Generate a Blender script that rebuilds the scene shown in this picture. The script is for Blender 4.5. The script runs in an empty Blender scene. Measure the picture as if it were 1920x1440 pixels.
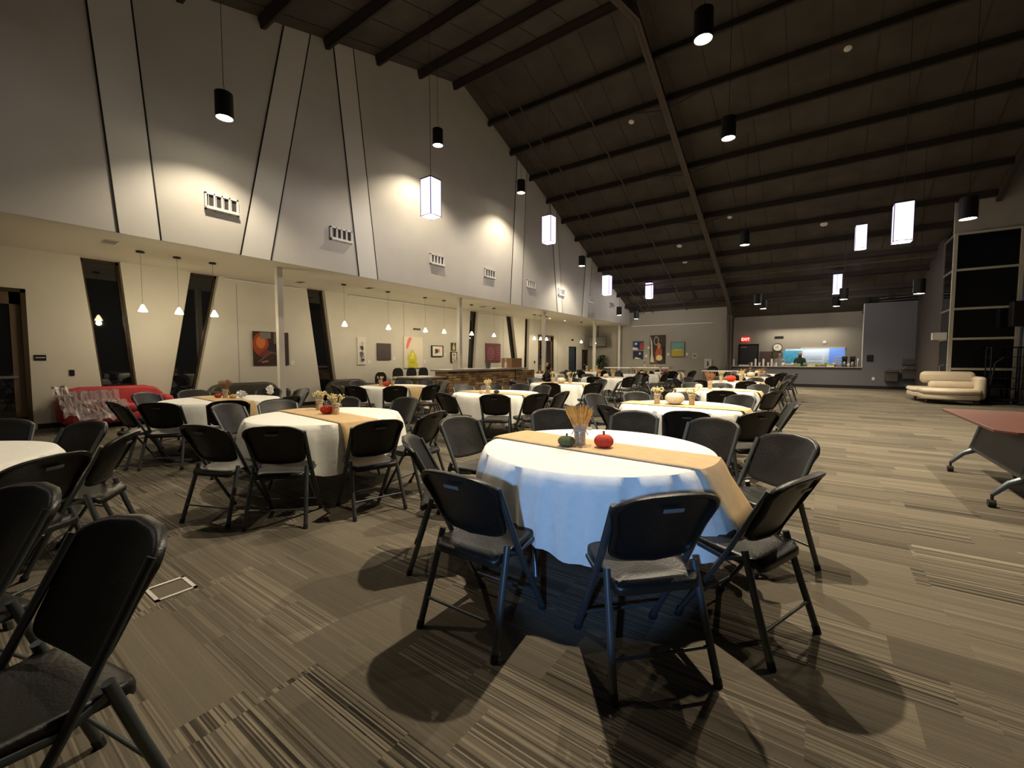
import bpy, bmesh, math, random
from mathutils import Vector, Matrix
C = bpy.context.scene
COL = C.collection
random.seed(7)
R = math.radians

# ------------------------------------------------------------------ camera
H = 1.36
YAW, PITCH = R(35.57), R(3.262)
cd = bpy.data.cameras.new('camera'); cam = bpy.data.objects.new('camera', cd); COL.objects.link(cam)
cam.location = (0, 0, H); cam.rotation_euler = (R(90) - PITCH, 0, YAW)
cd.sensor_width = 36; cd.lens = 807 / 1920 * 36; cd.clip_start = .05; cd.clip_end = 200
C.camera = cam
# ------------------------------------------------------------------ world, exposure
w = bpy.data.worlds.new('night'); C.world = w; w.use_nodes = True
w.node_tree.nodes['Background'].inputs[0].default_value = (.55, .6, .8, 1)
w.node_tree.nodes['Background'].inputs[1].default_value = .02
C.view_settings.view_transform = 'Standard'; C.view_settings.look = 'None'
C.view_settings.gamma = 1; C.view_settings.use_curve_mapping = False
C.view_settings.exposure = 0.45

def light(kind, loc, power, color, size=.1, aim=None, angle=100, blend=.3, name='light', sy=None):
    l = bpy.data.lights.new(name, kind); l.energy = power; l.color = color
    if kind == 'SPOT':
        l.spot_size = R(angle); l.spot_blend = blend; l.shadow_soft_size = size
    elif kind == 'POINT': l.shadow_soft_size = size
    else:
        l.size = size
        if sy: l.shape = 'RECTANGLE'; l.size_y = sy
    o = bpy.data.objects.new(name, l); COL.objects.link(o); o.location = loc
    if aim: o.rotation_euler = (Vector(aim) - Vector(loc)).to_track_quat('-Z', 'Y').to_euler()
    return o
WARM = (1.0, .80, .52)
# a bluish stage light standing behind the camera
light('SPOT', (.15, -1.15, 1.62), 225, (.28, .53, 1.0), .04, aim=(-.98, 2.0, .68), angle=25, blend=.30, name='stage_light')

# camera maths, used only for reading positions off the photograph
CY, SY, CP, SP = math.cos(YAW), math.sin(YAW), math.cos(PITCH), math.sin(PITCH)
RT = Vector((CY, SY, 0)); FWD = Vector((-SY * CP, CY * CP, -SP)); UPV = RT.cross(FWD)
def ray(px, py): return RT * ((px - 960) / 807) + UPV * (-(py - 720) / 807) + FWD
def onz(px, py, z): d = ray(px, py); t = (z - H) / d.z; return Vector((0, 0, H)) + d * t
def onx(px, py, x): d = ray(px, py); t = x / d.x; return Vector((0, 0, H)) + d * t
def pxof(x, y, z=.8):
    p = Vector((x, y, z - H)); return 960 + 807 * p.dot(RT) / p.dot(FWD)

# ------------------------------------------------------------------ materials
def srgb(c):
    return tuple(((v / 255) / 12.92 if v <= 10 else ((v / 255 + .055) / 1.055) ** 2.4) for v in c) + (1,)
MATS = {}
def mat(name, c, rough=.6, metal=0, emit=None, es=1, noise=0, scale=8, bump=0, trans=0, spec=None, stretch=None, coat=0):
    if name in MATS: return MATS[name]
    m = bpy.data.materials.new(name); m.use_nodes = True; MATS[name] = m
    n = m.node_tree.nodes; L = m.node_tree.links; b = n['Principled BSDF']
    col = c if len(c) == 4 else tuple(c) + (1,)
    b.inputs['Base Color'].default_value = col; b.inputs['Roughness'].default_value = rough; b.inputs['Metallic'].default_value = metal
    if spec is not None: b.inputs['Specular IOR Level'].default_value = spec
    if coat: b.inputs['Coat Weight'].default_value = coat; b.inputs['Coat Roughness'].default_value = .15
    if trans: b.inputs['Transmission Weight'].default_value = trans
    if emit: b.inputs['Emission Color'].default_value = tuple(emit) + (1,); b.inputs['Emission Strength'].default_value = es
    if noise or bump:
        tc = n.new('ShaderNodeTexCoord'); mp = n.new('ShaderNodeMapping'); L.new(tc.outputs['Object'], mp.inputs[0])
        if stretch: mp.inputs['Scale'].default_value = stretch
        t = n.new('ShaderNodeTexNoise'); t.inputs['Scale'].default_value = scale; t.inputs['Detail'].default_value = 5
        L.new(mp.outputs[0], t.inputs['Vector'])
        if noise:
            r = n.new('ShaderNodeMapRange'); L.new(t.outputs[0], r.inputs[0])
            r.inputs[1].default_value = .3; r.inputs[2].default_value = .7
            r.inputs[3].default_value = 1 - noise; r.inputs[4].default_value = 1 + noise
            x = n.new('ShaderNodeVectorMath'); x.operation = 'SCALE'; x.inputs[0].default_value = col[:3]
            L.new(r.outputs[0], x.inputs['Scale']); L.new(x.outputs[0], b.inputs['Base Color'])
        if bump:
            bp = n.new('ShaderNodeBump'); bp.inputs['Strength'].default_value = bump; bp.inputs['Distance'].default_value = .01
            L.new(t.outputs[0], bp.inputs['Height']); L.new(bp.outputs[0], b.inputs['Normal'])
    return m
def flat(name, rgb, rough=.7): return mat(name, srgb(rgb), rough)

M_seat = mat('black_moulded_plastic', (.009, .0083, .0072), .38, noise=.2, scale=90, bump=.15, spec=.34)
M_frame = mat('charcoal_painted_steel', (.068, .078, .084), .36, metal=.45, spec=.6)
M_rub = mat('black_rubber', (.012, .012, .012), .7)
M_slot = mat('worn_handle_slot', (.12, .12, .12), .4)
M_cloth = mat('white_cotton', (.80, .79, .74), .85, noise=.04, scale=25, bump=.15)
M_kraft = mat('kraft_paper', (.56, .39, .20), .8, noise=.08, scale=14, bump=.1)
M_wall = mat('grey_beige_wall_paint', (.60, .575, .535), .8, noise=.03, scale=2)
M_band = mat('pale_grey_wall_band', (.74, .72, .68), .8)
M_lower = mat('warm_beige_wall_paint', (.60, .565, .48), .8, noise=.03, scale=2)
M_soff = mat('cream_soffit_paint', (.58, .53, .43), .8)
M_far = mat('taupe_wall_paint', (.34, .315, .27), .8, noise=.03, scale=2)
M_part = mat('slate_grey_wall_paint', (.135, .135, .15), .7)
M_black = mat('black_satin', (.009, .008, .008), .5, spec=.3)
M_base = mat('black_vinyl_base', (.012, .01, .009), .5)
M_deck = mat('dark_brown_roof_deck', (.062, .053, .042), .8, noise=.25, scale=1.5)
M_purlin = mat('dark_painted_purlin', (.040, .030, .024), .7)
M_rib = mat('dark_painted_rib', (.075, .056, .044), .6)
M_white = mat('white_paint', (.72, .70, .66), .5)
M_post = mat('white_post_paint', (.66, .62, .54), .5)
M_glassdark = mat('night_window_glass', (.006, .007, .009), .03, spec=.8)
M_glass = mat('clear_jar_glass', (.9, .93, .93), .05, trans=.9)
M_wood = mat('brown_door_wood', (.13, .085, .045), .5, noise=.2, scale=6, stretch=(1, 1, .15))
M_frameb = mat('bronze_frame', (.06, .04, .02), .4, metal=.4)
M_alu = mat('pale_aluminium', (.62, .58, .45), .4, metal=.3)
M_steel = mat('brushed_steel', (.55, .55, .55), .3, metal=1)
M_lamp = mat('lit_lens', (1, .9, .7), .3, emit=(1, .88, .62), es=30)
M_lant = mat('lilac_lit_panel', (.8, .75, .9), .5, emit=(.78, .69, 1.0), es=1.0)
M_cone = mat('lit_frosted_glass', (1, .9, .7), .4, emit=(1, .82, .45), es=14)
M_vent = mat('white_vent', (.78, .76, .74), .4)
M_ventd = mat('vent_dark', (.05, .045, .05), .8)
M_red = mat('red_upholstery', (.42, .035, .04), .6, noise=.12, scale=5, bump=.2)
M_film = mat('clear_plastic_film', (.9, .9, .92), .12, trans=.75, bump=1.0, scale=9)
M_brown = mat('dark_brown_leather', (.045, .037, .024), .45, noise=.15, scale=6)
M_cream = mat('cream_leather', (.62, .53, .40), .42, noise=.06, scale=6, bump=.15)
M_pg = mat('green_felt', (.085, .10, .035), .9, bump=.3, scale=90)
M_pr = mat('red_felt', (.50, .045, .018), .85, bump=.3, scale=60)
M_pw = mat('cream_white_felt', (.72, .66, .52), .85, bump=.3, scale=60)
M_py = mat('tan_felt', (.58, .38, .14), .85, bump=.3, scale=60)
M_pd = mat('dark_felt', (.02, .018, .02), .85)
M_stem = mat('pumpkin_stem', (.12, .09, .03), .8)
M_wheat = mat('golden_wheat', (.62, .36, .09), .8, noise=.3, scale=40)
M_wheatb = mat('brown_dried_stems', (.30, .15, .07), .8, noise=.3, scale=40)
M_flow = mat('pale_dried_flowers', (.66, .58, .30), .8, noise=.3, scale=60)
M_burlap = mat('burlap', (.48, .42, .35), .95, noise=.2, scale=80, bump=.4)
M_jarfill = mat('straw_filled_jar', (.52, .38, .22), .3, noise=.3, scale=50, coat=.3)
M_walnut = mat('reddish_table_laminate', (.095, .033, .022), .42, noise=.08, scale=3, stretch=(1, .15, 1))
M_leaf = mat('dark_green_leaf', (.03, .05, .02), .6)
M_mtleg = mat('grey_table_casting', (.12, .15, .18), .35, metal=.6)
M_modesty = mat('charcoal_modesty_panel', (.035, .033, .028), .6)

def carpet():
    m = bpy.data.materials.new('plank_carpet'); m.use_nodes = True
    n = m.node_tree.nodes; L = m.node_tree.links; b = n['Principled BSDF']
    b.inputs['Roughness'].default_value = .95; b.inputs['Specular IOR Level'].default_value = .15
    def M(op, a, bb=None, c=None):
        x = n.new('ShaderNodeMath'); x.operation = op
        for i, v in enumerate((a, bb, c)):
            if v is None: continue
            if isinstance(v, (int, float)): x.inputs[i].default_value = v
            else: L.new(v, x.inputs[i])
        return x.outputs[0]
    tc = n.new('ShaderNodeTexCoord'); s = n.new('ShaderNodeSeparateXYZ'); L.new(tc.outputs['Object'], s.inputs[0])
    X, Y = s.outputs[0], s.outputs[1]
    row = M('FLOOR', M('DIVIDE', Y, .25))
    wn0 = n.new('ShaderNodeTexWhiteNoise'); wn0.noise_dimensions = '1D'; L.new(row, wn0.inputs['W'])
    xs = M('ADD', X, wn0.outputs[0]); col = M('FLOOR', xs)
    def white(a, bb, cc):
        cb = n.new('ShaderNodeCombineXYZ')
        for i, v in enumerate((a, bb, cc)):
            if isinstance(v, (int, float)): cb.inputs[i].default_value = v
            else: L.new(v, cb.inputs[i])
        wn = n.new('ShaderNodeTexWhiteNoise'); wn.noise_dimensions = '3D'; L.new(cb.outputs[0], wn.inputs['Vector']); return wn.outputs[0]
    tone = white(col, row, 1.5); amt = white(col, row, 7.5); bias = white(col, row, 3.3)
    # yarn stripes: three widths, each random per plank
    s1 = white(M('FLOOR', M('DIVIDE', Y, .0065)), col, M('FLOOR', M('MULTIPLY', X, 1.7)))
    s2 = white(M('FLOOR', M('DIVIDE', Y, .021)), col, 4.1)
    s3 = white(M('FLOOR', M('DIVIDE', Y, .0062)), M('FLOOR', M('MULTIPLY', xs, 6)), col)
    hi = M('MULTIPLY', M('GREATER_THAN', s1, M('ADD', .62, M('MULTIPLY', bias, .33))), .70)
    lo = M('MULTIPLY', M('LESS_THAN', s1, M('MULTIPLY', amt, .30)), -.46)
    mid = M('MULTIPLY', M('SUBTRACT', s2, .5), .30)
    fine = M('MULTIPLY', M('SUBTRACT', s3, .5), .22)
    st = M('MULTIPLY', M('ADD', M('ADD', hi, lo), M('ADD', mid, fine)), M('ADD', .15, M('MULTIPLY', amt, 1.0)))
    val = M('ADD', M('ADD', .72, M('MULTIPLY', tone, .48)), st)
    nz = n.new('ShaderNodeTexNoise'); nz.inputs['Scale'].default_value = 260; L.new(tc.outputs['Object'], nz.inputs['Vector'])
    val = M('MULTIPLY', val, M('ADD', .72, M('MULTIPLY', nz.outputs[0], .56)))
    vm = n.new('ShaderNodeVectorMath'); vm.operation = 'SCALE'; vm.inputs[0].default_value = (.115, .099, .075)
    L.new(val, vm.inputs['Scale']); L.new(vm.outputs[0], b.inputs['Base Color'])
    bp = n.new('ShaderNodeBump'); bp.inputs['Strength'].default_value = .35; bp.inputs['Distance'].default_value = .004
    L.new(M('ADD', nz.outputs[0], s3), bp.inputs['Height']); L.new(bp.outputs[0], b.inputs['Normal'])
    return m

def stonemat():
    m = bpy.data.materials.new('stacked_stone'); m.use_nodes = True
    n = m.node_tree.nodes; L = m.node_tree.links; b = n['Principled BSDF']; b.inputs['Roughness'].default_value = .85
    tc = n.new('ShaderNodeTexCoord'); mp = n.new('ShaderNodeMapping'); mp.inputs['Rotation'].default_value = (R(90), 0, R(90))
    s = n.new('ShaderNodeSeparateXYZ'); cb = n.new('ShaderNodeCombineXYZ')
    L.new(tc.outputs['Object'], s.inputs[0])
    a = n.new('ShaderNodeMath'); a.operation = 'ADD'; L.new(s.outputs[0], a.inputs[0]); L.new(s.outputs[1], a.inputs[1])
    L.new(a.outputs[0], cb.inputs[0]); L.new(s.outputs[2], cb.inputs[1])
    br = n.new('ShaderNodeTexBrick'); L.new(cb.outputs[0], br.inputs['Vector'])
    br.inputs['Scale'].default_value = 1; br.inputs['Brick Width'].default_value = .33; br.inputs['Row Height'].default_value = .075
    br.inputs['Mortar Size'].default_value = .004; br.offset = .37
    br.inputs['Color1'].default_value = (.50, .32, .15, 1); br.inputs['Color2'].default_value = (.15, .075, .035, 1); br.inputs['Mortar'].default_value = (.03, .02, .015, 1)
    nz = n.new('ShaderNodeTexNoise'); nz.inputs['Scale'].default_value = 4; L.new(cb.outputs[0], nz.inputs['Vector'])
    mx = n.new('ShaderNodeMix'); mx.data_type = 'RGBA'; mx.blend_type = 'OVERLAY'; mx.inputs[0].default_value = .8
    L.new(br.outputs[0], mx.inputs[6]); L.new(nz.outputs[0], mx.inputs[7]); L.new(mx.outputs[2], b.inputs['Base Color'])
    bp = n.new('ShaderNodeBump'); bp.inputs['Distance'].default_value = .02; L.new(br.outputs[1], bp.inputs['Height']); bp.invert = True
    L.new(bp.outputs[0], b.inputs['Normal'])
    return m

# ------------------------------------------------------------------ mesh builder
class MB:
    def __init__(s): s.v = []; s.f = []; s.m = []
    def add(s, vs, fs, mi=0):
        o = len(s.v); s.v += [tuple(v) for v in vs]; s.f += [tuple(i + o for i in f) for f in fs]; s.m += [mi] * len(fs); return s
    def box(s, x0, x1, y0, y1, z0, z1, mi=0, mtx=None):
        vs = [Vector((x, y, z)) for z in (z0, z1) for y in (y0, y1) for x in (x0, x1)]
        if mtx: vs = [mtx @ v for v in vs]
        return s.add(vs, [(0, 2, 3, 1), (4, 5, 7, 6), (0, 1, 5, 4), (2, 6, 7, 3), (0, 4, 6, 2), (1, 3, 7, 5)], mi)
    def rbox(s, x0, x1, y0, y1, z0, z1, r=.02, seg=3, mi=0, mtx=None):
        bm = bmesh.new(); bmesh.ops.create_cube(bm, size=1)
        for v in bm.verts: v.co = Vector(((x0 + x1) / 2 + v.co.x * (x1 - x0), (y0 + y1) / 2 + v.co.y * (y1 - y0), (z0 + z1) / 2 + v.co.z * (z1 - z0)))
        r = min(r, .49 * min(x1 - x0, y1 - y0, z1 - z0))
        bmesh.ops.bevel(bm, geom=bm.edges[:], offset=r, segments=seg, profile=.5, affect='EDGES')
        bm.verts.index_update(); vs = [v.co.copy() for v in bm.verts]
        if mtx: vs = [mtx @ v for v in vs]
        s.add(vs, [[v.index for v in f.verts] for f in bm.faces], mi); bm.free(); return s
    def tube(s, pts, r, n=10, mi=0, cap=True, ry=None):
        pts = [Vector(p) for p in pts]; rings = []; k = len(pts)
        rr = r if isinstance(r, (list, tuple)) else [r] * k
        up = None
        for i, p in enumerate(pts):
            d = (pts[min(i + 1, k - 1)] - pts[max(i - 1, 0)]).normalized()
            if up is None:
                up = Vector((0, 0, 1)) if abs(d.z) < .9 else Vector((0, 1, 0))
            a = d.cross(up).normalized(); up = a.cross(d).normalized()
            q = (ry / r if ry and not isinstance(r, (list, tuple)) else 1)
            rings.append([p + a * rr[i] * math.cos(t) + up * rr[i] * q * math.sin(t) for t in [2 * math.pi * j / n for j in range(n)]])
        vs = [v for g in rings for v in g]
        fs = [(i * n + j, i * n + (j + 1) % n, (i + 1) * n + (j + 1) % n, (i + 1) * n + j) for i in range(k - 1) for j in range(n)]
        if cap: fs += [tuple(range(n))[::-1], tuple((k - 1) * n + j for j in range(n))]
        return s.add(vs, fs, mi)
    def lathe(s, prof, n=24, mi=0, c=(0, 0, 0), ribs=0, ramp=0, op=False):
        vs = []; k = len(prof)
        for r, z in prof:
            for j in range(n):
                t = 2 * math.pi * j / n
                q = r * (1 - ramp * (abs(math.cos(ribs * t / 2)) ** 6)) if ribs else r
                vs.append((c[0] + q * math.cos(t), c[1] + q * math.sin(t), c[2] + z))
        fs = [(i * n + j, i * n + (j + 1) % n, (i + 1) * n + (j + 1) % n, (i + 1) * n + j) for i in range(k - 1) for j in range(n)]
        if prof[0][0] > .002 and not op: fs.append(tuple(range(n))[::-1])
        if prof[-1][0] > .002 and not op: fs.append(tuple((k - 1) * n + j for j in range(n)))
        return s.add(vs, fs, mi)
    def poly(s, pts, mi=0): return s.add(pts, [tuple(range(len(pts)))], mi)
    def prism(s, pts, ax, d0, d1, mi=0):
        # pts 2D outline extruded along axis ax ('x','y','z')
        n = len(pts)
        def P(p, d):
            return {'x': (d, p[0], p[1]), 'y': (p[0], d, p[1]), 'z': (p[0], p[1], d)}[ax]
        vs = [P(p, d0) for p in pts] + [P(p, d1) for p in pts]
        fs = [tuple(range(n))[::-1], tuple(range(n, 2 * n))] + [(i, (i + 1) % n, n + (i + 1) % n, n + i) for i in range(n)]
        return s.add(vs, fs, mi)
    def mesh(s, name, mats, smooth=None):
        me = bpy.data.meshes.new(name); me.from_pydata(s.v, [], s.f)
        for m in (mats if isinstance(mats, (list, tuple)) else [mats]): me.materials.append(m)
        me.polygons.foreach_set('material_index', s.m)
        bm = bmesh.new(); bm.from_mesh(me); bmesh.ops.recalc_face_normals(bm, faces=bm.faces[:]); bm.to_mesh(me); bm.free()
        if smooth is not None:
            me.shade_smooth(); me.set_sharp_from_angle(angle=R(smooth))
        me.update(); return me
    def build(s, name, mats, parent=None, smooth=None, loc=None):
        o = bpy.data.objects.new(name, s.mesh(name, mats, smooth)); COL.objects.link(o)
        if parent is not None: o.parent = parent
        if loc: o.location = loc
        return o

def tag(o, label=None, cat=None, group=None, kind=None):
    if label: o['label'] = label
    if cat: o['category'] = cat
    if group: o['group'] = group
    if kind: o['kind'] = kind
    return o
def empty(name, loc, rz=0):
    o = bpy.data.objects.new(name, None); o.empty_display_size = .1; COL.objects.link(o)
    o.location = loc; o.rotation_euler = (0, 0, rz); return o
def thing(name, label, cat, loc=(0, 0, 0), rz=0, group=None): return tag(empty(name, loc, rz), label, cat, group)
KIDS = {}
def copy_tree(o, parent=None):
    c = o.copy(); COL.objects.link(c)
    if parent is not None: c.parent = parent
    if o.name not in KIDS: KIDS[o.name] = list(o.children)
    for ch in KIDS[o.name]: copy_tree(ch, c)
    return c
def struct(o, label=None): return tag(o, label, None, None, 'structure')

# ================================================================== THE HALL
XU, XL, YF, ZS = -9.6, -12.4, 25.9, 3.47     # upper wall, lower wall, far wall, soffit height
YR = 10.75                                   # ridge
def zroof(y):                                # underside of deck
    return 10.13 - .384 * (y - YR) if y > YR else 10.13 - .28 * (YR - y)
YB = -9.0; XR = 4.3; YE = 28.0

f = MB().box(-12.8, 14, YB, YE, -.12, 0).build('floor', carpet()); struct(f, 'striped brown plank carpet across the whole hall')
# lower left wall with slanted windows
WINS = [(2.42, 2.13, 2.99, 2.75), (3.43, 4.04, 3.95, 4.64), (7.34, 6.92, 7.89, 7.48), (13.97, 14.24, 14.42, 14.78), (17.56, 16.85, 18.10, 17.39), (18.36, 18.52, 18.80, 18.92)]
DOORS = [(-1.2, 1.35, 2.70), (19.75, 21.4, 2.70), (23.25, 24.2, 2.15), (25.02, 25.8, 1.99)]
mb = MB(); T = .22
edges = [((-9, -9), 0)]
def quad(y0b, y0t, y1b, y1t, z0=0, z1=ZS):
    def pt(b, t, z): return b + (t - b) * z / ZS
    mb.prism([(pt(y0b, y0t, z0), z0), (pt(y1b, y1t, z0), z0), (pt(y1b, y1t, z1), z1), (pt(y0b, y0t, z1), z1)], 'x', XL - T, XL)
cur = (YB, YB)
for kind, b in sorted([('w', w_) for w_ in WINS] + [('d', d_) for d_ in DOORS], key=lambda q: q[1][0]):
    if kind == 'w':
        quad(cur[0], cur[1], b[0], b[1]); cur = (b[2], b[3])
    else:
        quad(cur[0], cur[1], b[0], b[0]); quad(b[0], b[0], b[1], b[1], b[2], ZS); cur = (b[1], b[1])
quad(cur[0], cur[1], YF, YF)
struct(mb.build('wall_left_lower', M_lower))
for i, b in enumerate(WINS):
    o = empty('window_%d' % (i + 1), (XL - T, (b[0] + b[2]) / 2, 0)); struct(o, 'tall dark slanted window in the beige left wall')
    def P(q, z):  # local yz
        return q
    oy = (b[0] + b[2]) / 2
    m1 = MB().prism([(b[0] - oy, 0), (b[2] - oy, 0), (b[3] - oy, ZS), (b[1] - oy, ZS)], 'x', .03, .045); m1.build('pane', M_glassdark, o)
    m2 = MB(); t = .05
    for (ya, yb_) in ((b[0], b[1]), (b[2] - t, b[3] - t)):
        m2.prism([(ya - oy, 0), (ya + t - oy, 0), (yb_ + t - oy, ZS), (yb_ - oy, ZS)], 'x', .0, .08)
    for z in (0, ZS - .06):
        ya = b[0] + (b[1] - b[0]) * z / ZS; yb_ = b[2] + (b[3] - b[2]) * z / ZS
        m2.box(.0, .08, ya - oy, yb_ - oy, z, z + .05)
    m2.build('window_frame', M_frameb, o)
# soffit
struct(MB().box(XL - T, XU - .002, YB, YF, ZS, ZS + .12).build('ceiling_soffit', M_soff), 'cream underside of the soffit along the left aisle')
# upper left wall (gable) with slanted bands
mb = MB(); mb.prism([(YB, ZS + .004), (YF + .2, ZS + .004), (YF + .2, zroof(YF + .2) + .1), (YR, zroof(YR) + .1), (YB, zroof(YB) + .1)], 'x', XU - .2, XU)
struct(mb.build('wall_left_upper', M_wall), 'tall grey-beige gable wall above the soffit')
def band(y0b, y0t, y1b, y1t, zt0, zt1):
    b_ = MB()
    pts = [(y0b, ZS), (y1b, ZS), (y1t, zt1), (y0t, zt0)]
    b_.prism(pts, 'x', XU, XU + .012, 0)
    for (ya, yt, zt) in ((y0b, y0t, zt0), (y1b, y1t, zt1)):
        b_.prism([(ya - .012, ZS), (ya + .012, ZS), (yt + .012, zt), (yt - .012, zt)], 'x', XU, XU + .016, 1)
    return b_
BANDS = [(2.13, 1.88, 2.70, 2.44), (3.99, 5.0, 4.58, 5.60), (6.74, 6.16, 7.31, 6.70), (13.3, 13.75, 14.05, 14.4), (16.9, 16.2, 17.35, 16.75), (19.3, 19.75, 20.0, 20.4)]
for i, (a, at, b, bt) in enumerate(BANDS):
    z0, z1 = ZS, 1
    k = (at - a) / (7.0 - ZS) if i == 0 else None
    if i == 0:
        at2 = a + (at - a) / (7.01 - ZS) * (zroof(1.75) - ZS); bt2 = b + (bt - b) / (7.37 - ZS) * (zroof(2.35) - ZS)
        at, bt = at2, bt2
    struct(band(a, at, b, bt, zroof(at) - .01, zroof(bt) - .01).build('trim_%d' % (i + 1), [M_band, M_black]), 'pale slanted band on the tall left wall')
# far wall: art wall, column return, coffee-bar recess, partition
mb = MB(); mb.box(XL - T, -4.2, YF, YF + .2, 0, ZS + .12); mb.box(XU - .2, -4.2, YF, YF + .2, ZS + .12, zroof(YF) + .05)
struct(mb.build('wall_far', M_far), 'taupe far wall carrying the paintings')
struct(MB().box(-4.35, -4.2, YF + .2, YE, 0, 4.2).build('wall_far_return', M_far))
mb = MB()   # recess back wall with pass-through
yb0, yb1 = 27.4, 27.6
KX0, KX1, KZ0, KZ1 = -1.55, 1.0, 1.08, 1.93
mb.box(-4.2, KX0, yb0, yb1, 0, 4.5).box(KX1, 4.0, yb0, yb1, 0, 4.5).box(KX0, KX1, yb0, yb1, 0, KZ0).box(KX0, KX1, yb0, yb1, KZ1, 4.5)
struct(mb.build('wall_far_recess', M_far), 'taupe wall behind the serving counter')
mb = MB().box(KX0 - .3, KX0 - .2, yb1, 30.5, 0, 2.8).box(KX1 + .2, KX1 + .3, yb1, 30.5, 0, 2.8).box(KX0 - .3, KX1 + .3, 30.4, 30.5, 0, 2.8).box(KX0 - .3, KX1 + .3, yb1, 30.5, 2.8, 2.9)
struct(mb.build('wall_kitchen', M_white), 'white kitchen walls seen through the serving hatch')
struct(MB().box(-4.2, 1.6, YF, YF + .18, 0, .97).build('wall_half', M_part), 'grey half wall under the serving counter')
struct(MB().box(1.6, 4.1, YF, YF + .18, 0, 3.95).build('wall_partition', M_part), 'slate grey partition wall with drinking fountains')
struct(MB().box(1.575, 1.6, YF - .01, YF + .25, .97, 3.95).build('trim_7', M_band), 'edge of the partition, its light painted in as a pale strip')  # pale colour stands in for light on the partition's end face
struct(MB().box(1.6, 4.1, YF + .18, yb0, 3.6, 3.95).build('ceiling_partition', M_part))
# right end
mb = MB().box(3.41, 3.5, 21.4, YF, 0, 5.6); struct(mb.build('wall_right_return', mat('dark_brown_wall', (.05, .036, .03), .7)))
struct(MB().box(3.42, 13.8, 20.0, 20.15, 5.42, 10.6).build('wall_right_header', M_far), 'brown wall above the glass entrance')
struct(MB().box(XR + .02, 13.8, YB, 20.15, 10.6, 10.75).build('ceiling_right', M_deck))
struct(MB().box(13.8, 14, YB, 20.15, 0, 10.7).build('wall_right', M_far))
struct(MB().box(-12.8, 14, YB - .2, YB, 0, 11).build('wall_rear', M_far))
struct(MB().box(5.05, 13.8, 19.95, 20.1, 0, 5.42).build('wall_right_side', M_lower))
# baseboards
mb = MB()
ylist = [YB, -1.2]; segs = [(YB, -1.25), (1.4, 2.42), (2.99, 3.43), (3.95, 7.34), (7.89, 13.97), (14.42, 17.56), (18.1, 18.36), (18.8, 19.7), (21.45, 23.2), (24.25, 24.98), (25.82, YF)]
for a, b in segs: mb.box(XL, XL + .015, a, b, 0, .1)
struct(mb.build('baseboard_left', M_base))
mb = MB().box(XL, -4.2, YF - .015, YF, 0, .12).box(-4.2, 4.0, YF - .02, YF, 0, .14); struct(mb.build('baseboard_far', M_base))

# roof deck
mb = MB()
for (y0, y1) in ((YB, YR), (YR, YE)):
    mb.prism([(y0, zroof(y0)), (y1, zroof(y1)), (y1, zroof(y1) + .15), (y0, zroof(y0) + .15)], 'x', XU - .2, XR, 0)
xx = XU + .35
while xx < XR:
    for (y0, y1) in ((YB, YR), (YR, YE)):
        mb.prism([(y0, zroof(y0) - .012), (y1, zroof(y1) - .012), (y1, zroof(y1) + .01), (y0, zroof(y0) + .01)], 'x', xx, xx + .03, 1)
    xx += .92
struct(mb.build('ceiling', [M_deck, M_purlin]), 'dark brown sloping roof deck')
struct(MB().prism([(YB, zroof(YB) - .3), (YR, zroof(YR) - .3), (YE, zroof(YE) - .3), (YE, zroof(YE) + .3), (YR, zroof(YR) + .3), (YB, zroof(YB) + .3)], 'x', XR, XR + .12).build('ceiling_rake', M_purlin), 'dark edge board of the roof')
# purlins: each a beam of its own
PY = [YR + .02 + 1.30 * i for i in range(1, 12)] + [YR - .5 - 1.44 * i for i in range(0, 11)]
ORD = ['first', 'second', 'third', 'fourth', 'fifth', 'sixth', 'seventh', 'eighth', 'ninth', 'tenth', 'eleventh', 'twelfth', 'thirteenth', 'fourteenth', 'fifteenth']
for i, y in enumerate(PY):
    far = i < 11
    if y < -1: continue
    if y > 25.2: continue
    z = zroof(y); s = -.384 if far else .30
    o = MB().box(XU + .0, XR - .02, -.03, .03, -.22, -.02).box(XU, XR - .02, -.03, .07, -.22, -.195).build('purlin', M_purlin, loc=(0, y, z))
    o.rotation_euler = (math.atan(s), 0, 0)
    k = i if far else i - 11
    lab = ('dark roof purlin, %s one down from the ridge towards the far wall' if far else 'dark roof purlin, %s one down from the ridge on the near slope') % ORD[k]
    tag(o, lab, 'beam', 'roof purlins')
# eave beam
tag(MB().box(XU, 4.1, YF - .12, YF + .1, 4.22, 4.46).build('eave_beam', M_purlin), 'dark eave beam along the top of the far wall', 'beam')
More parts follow.
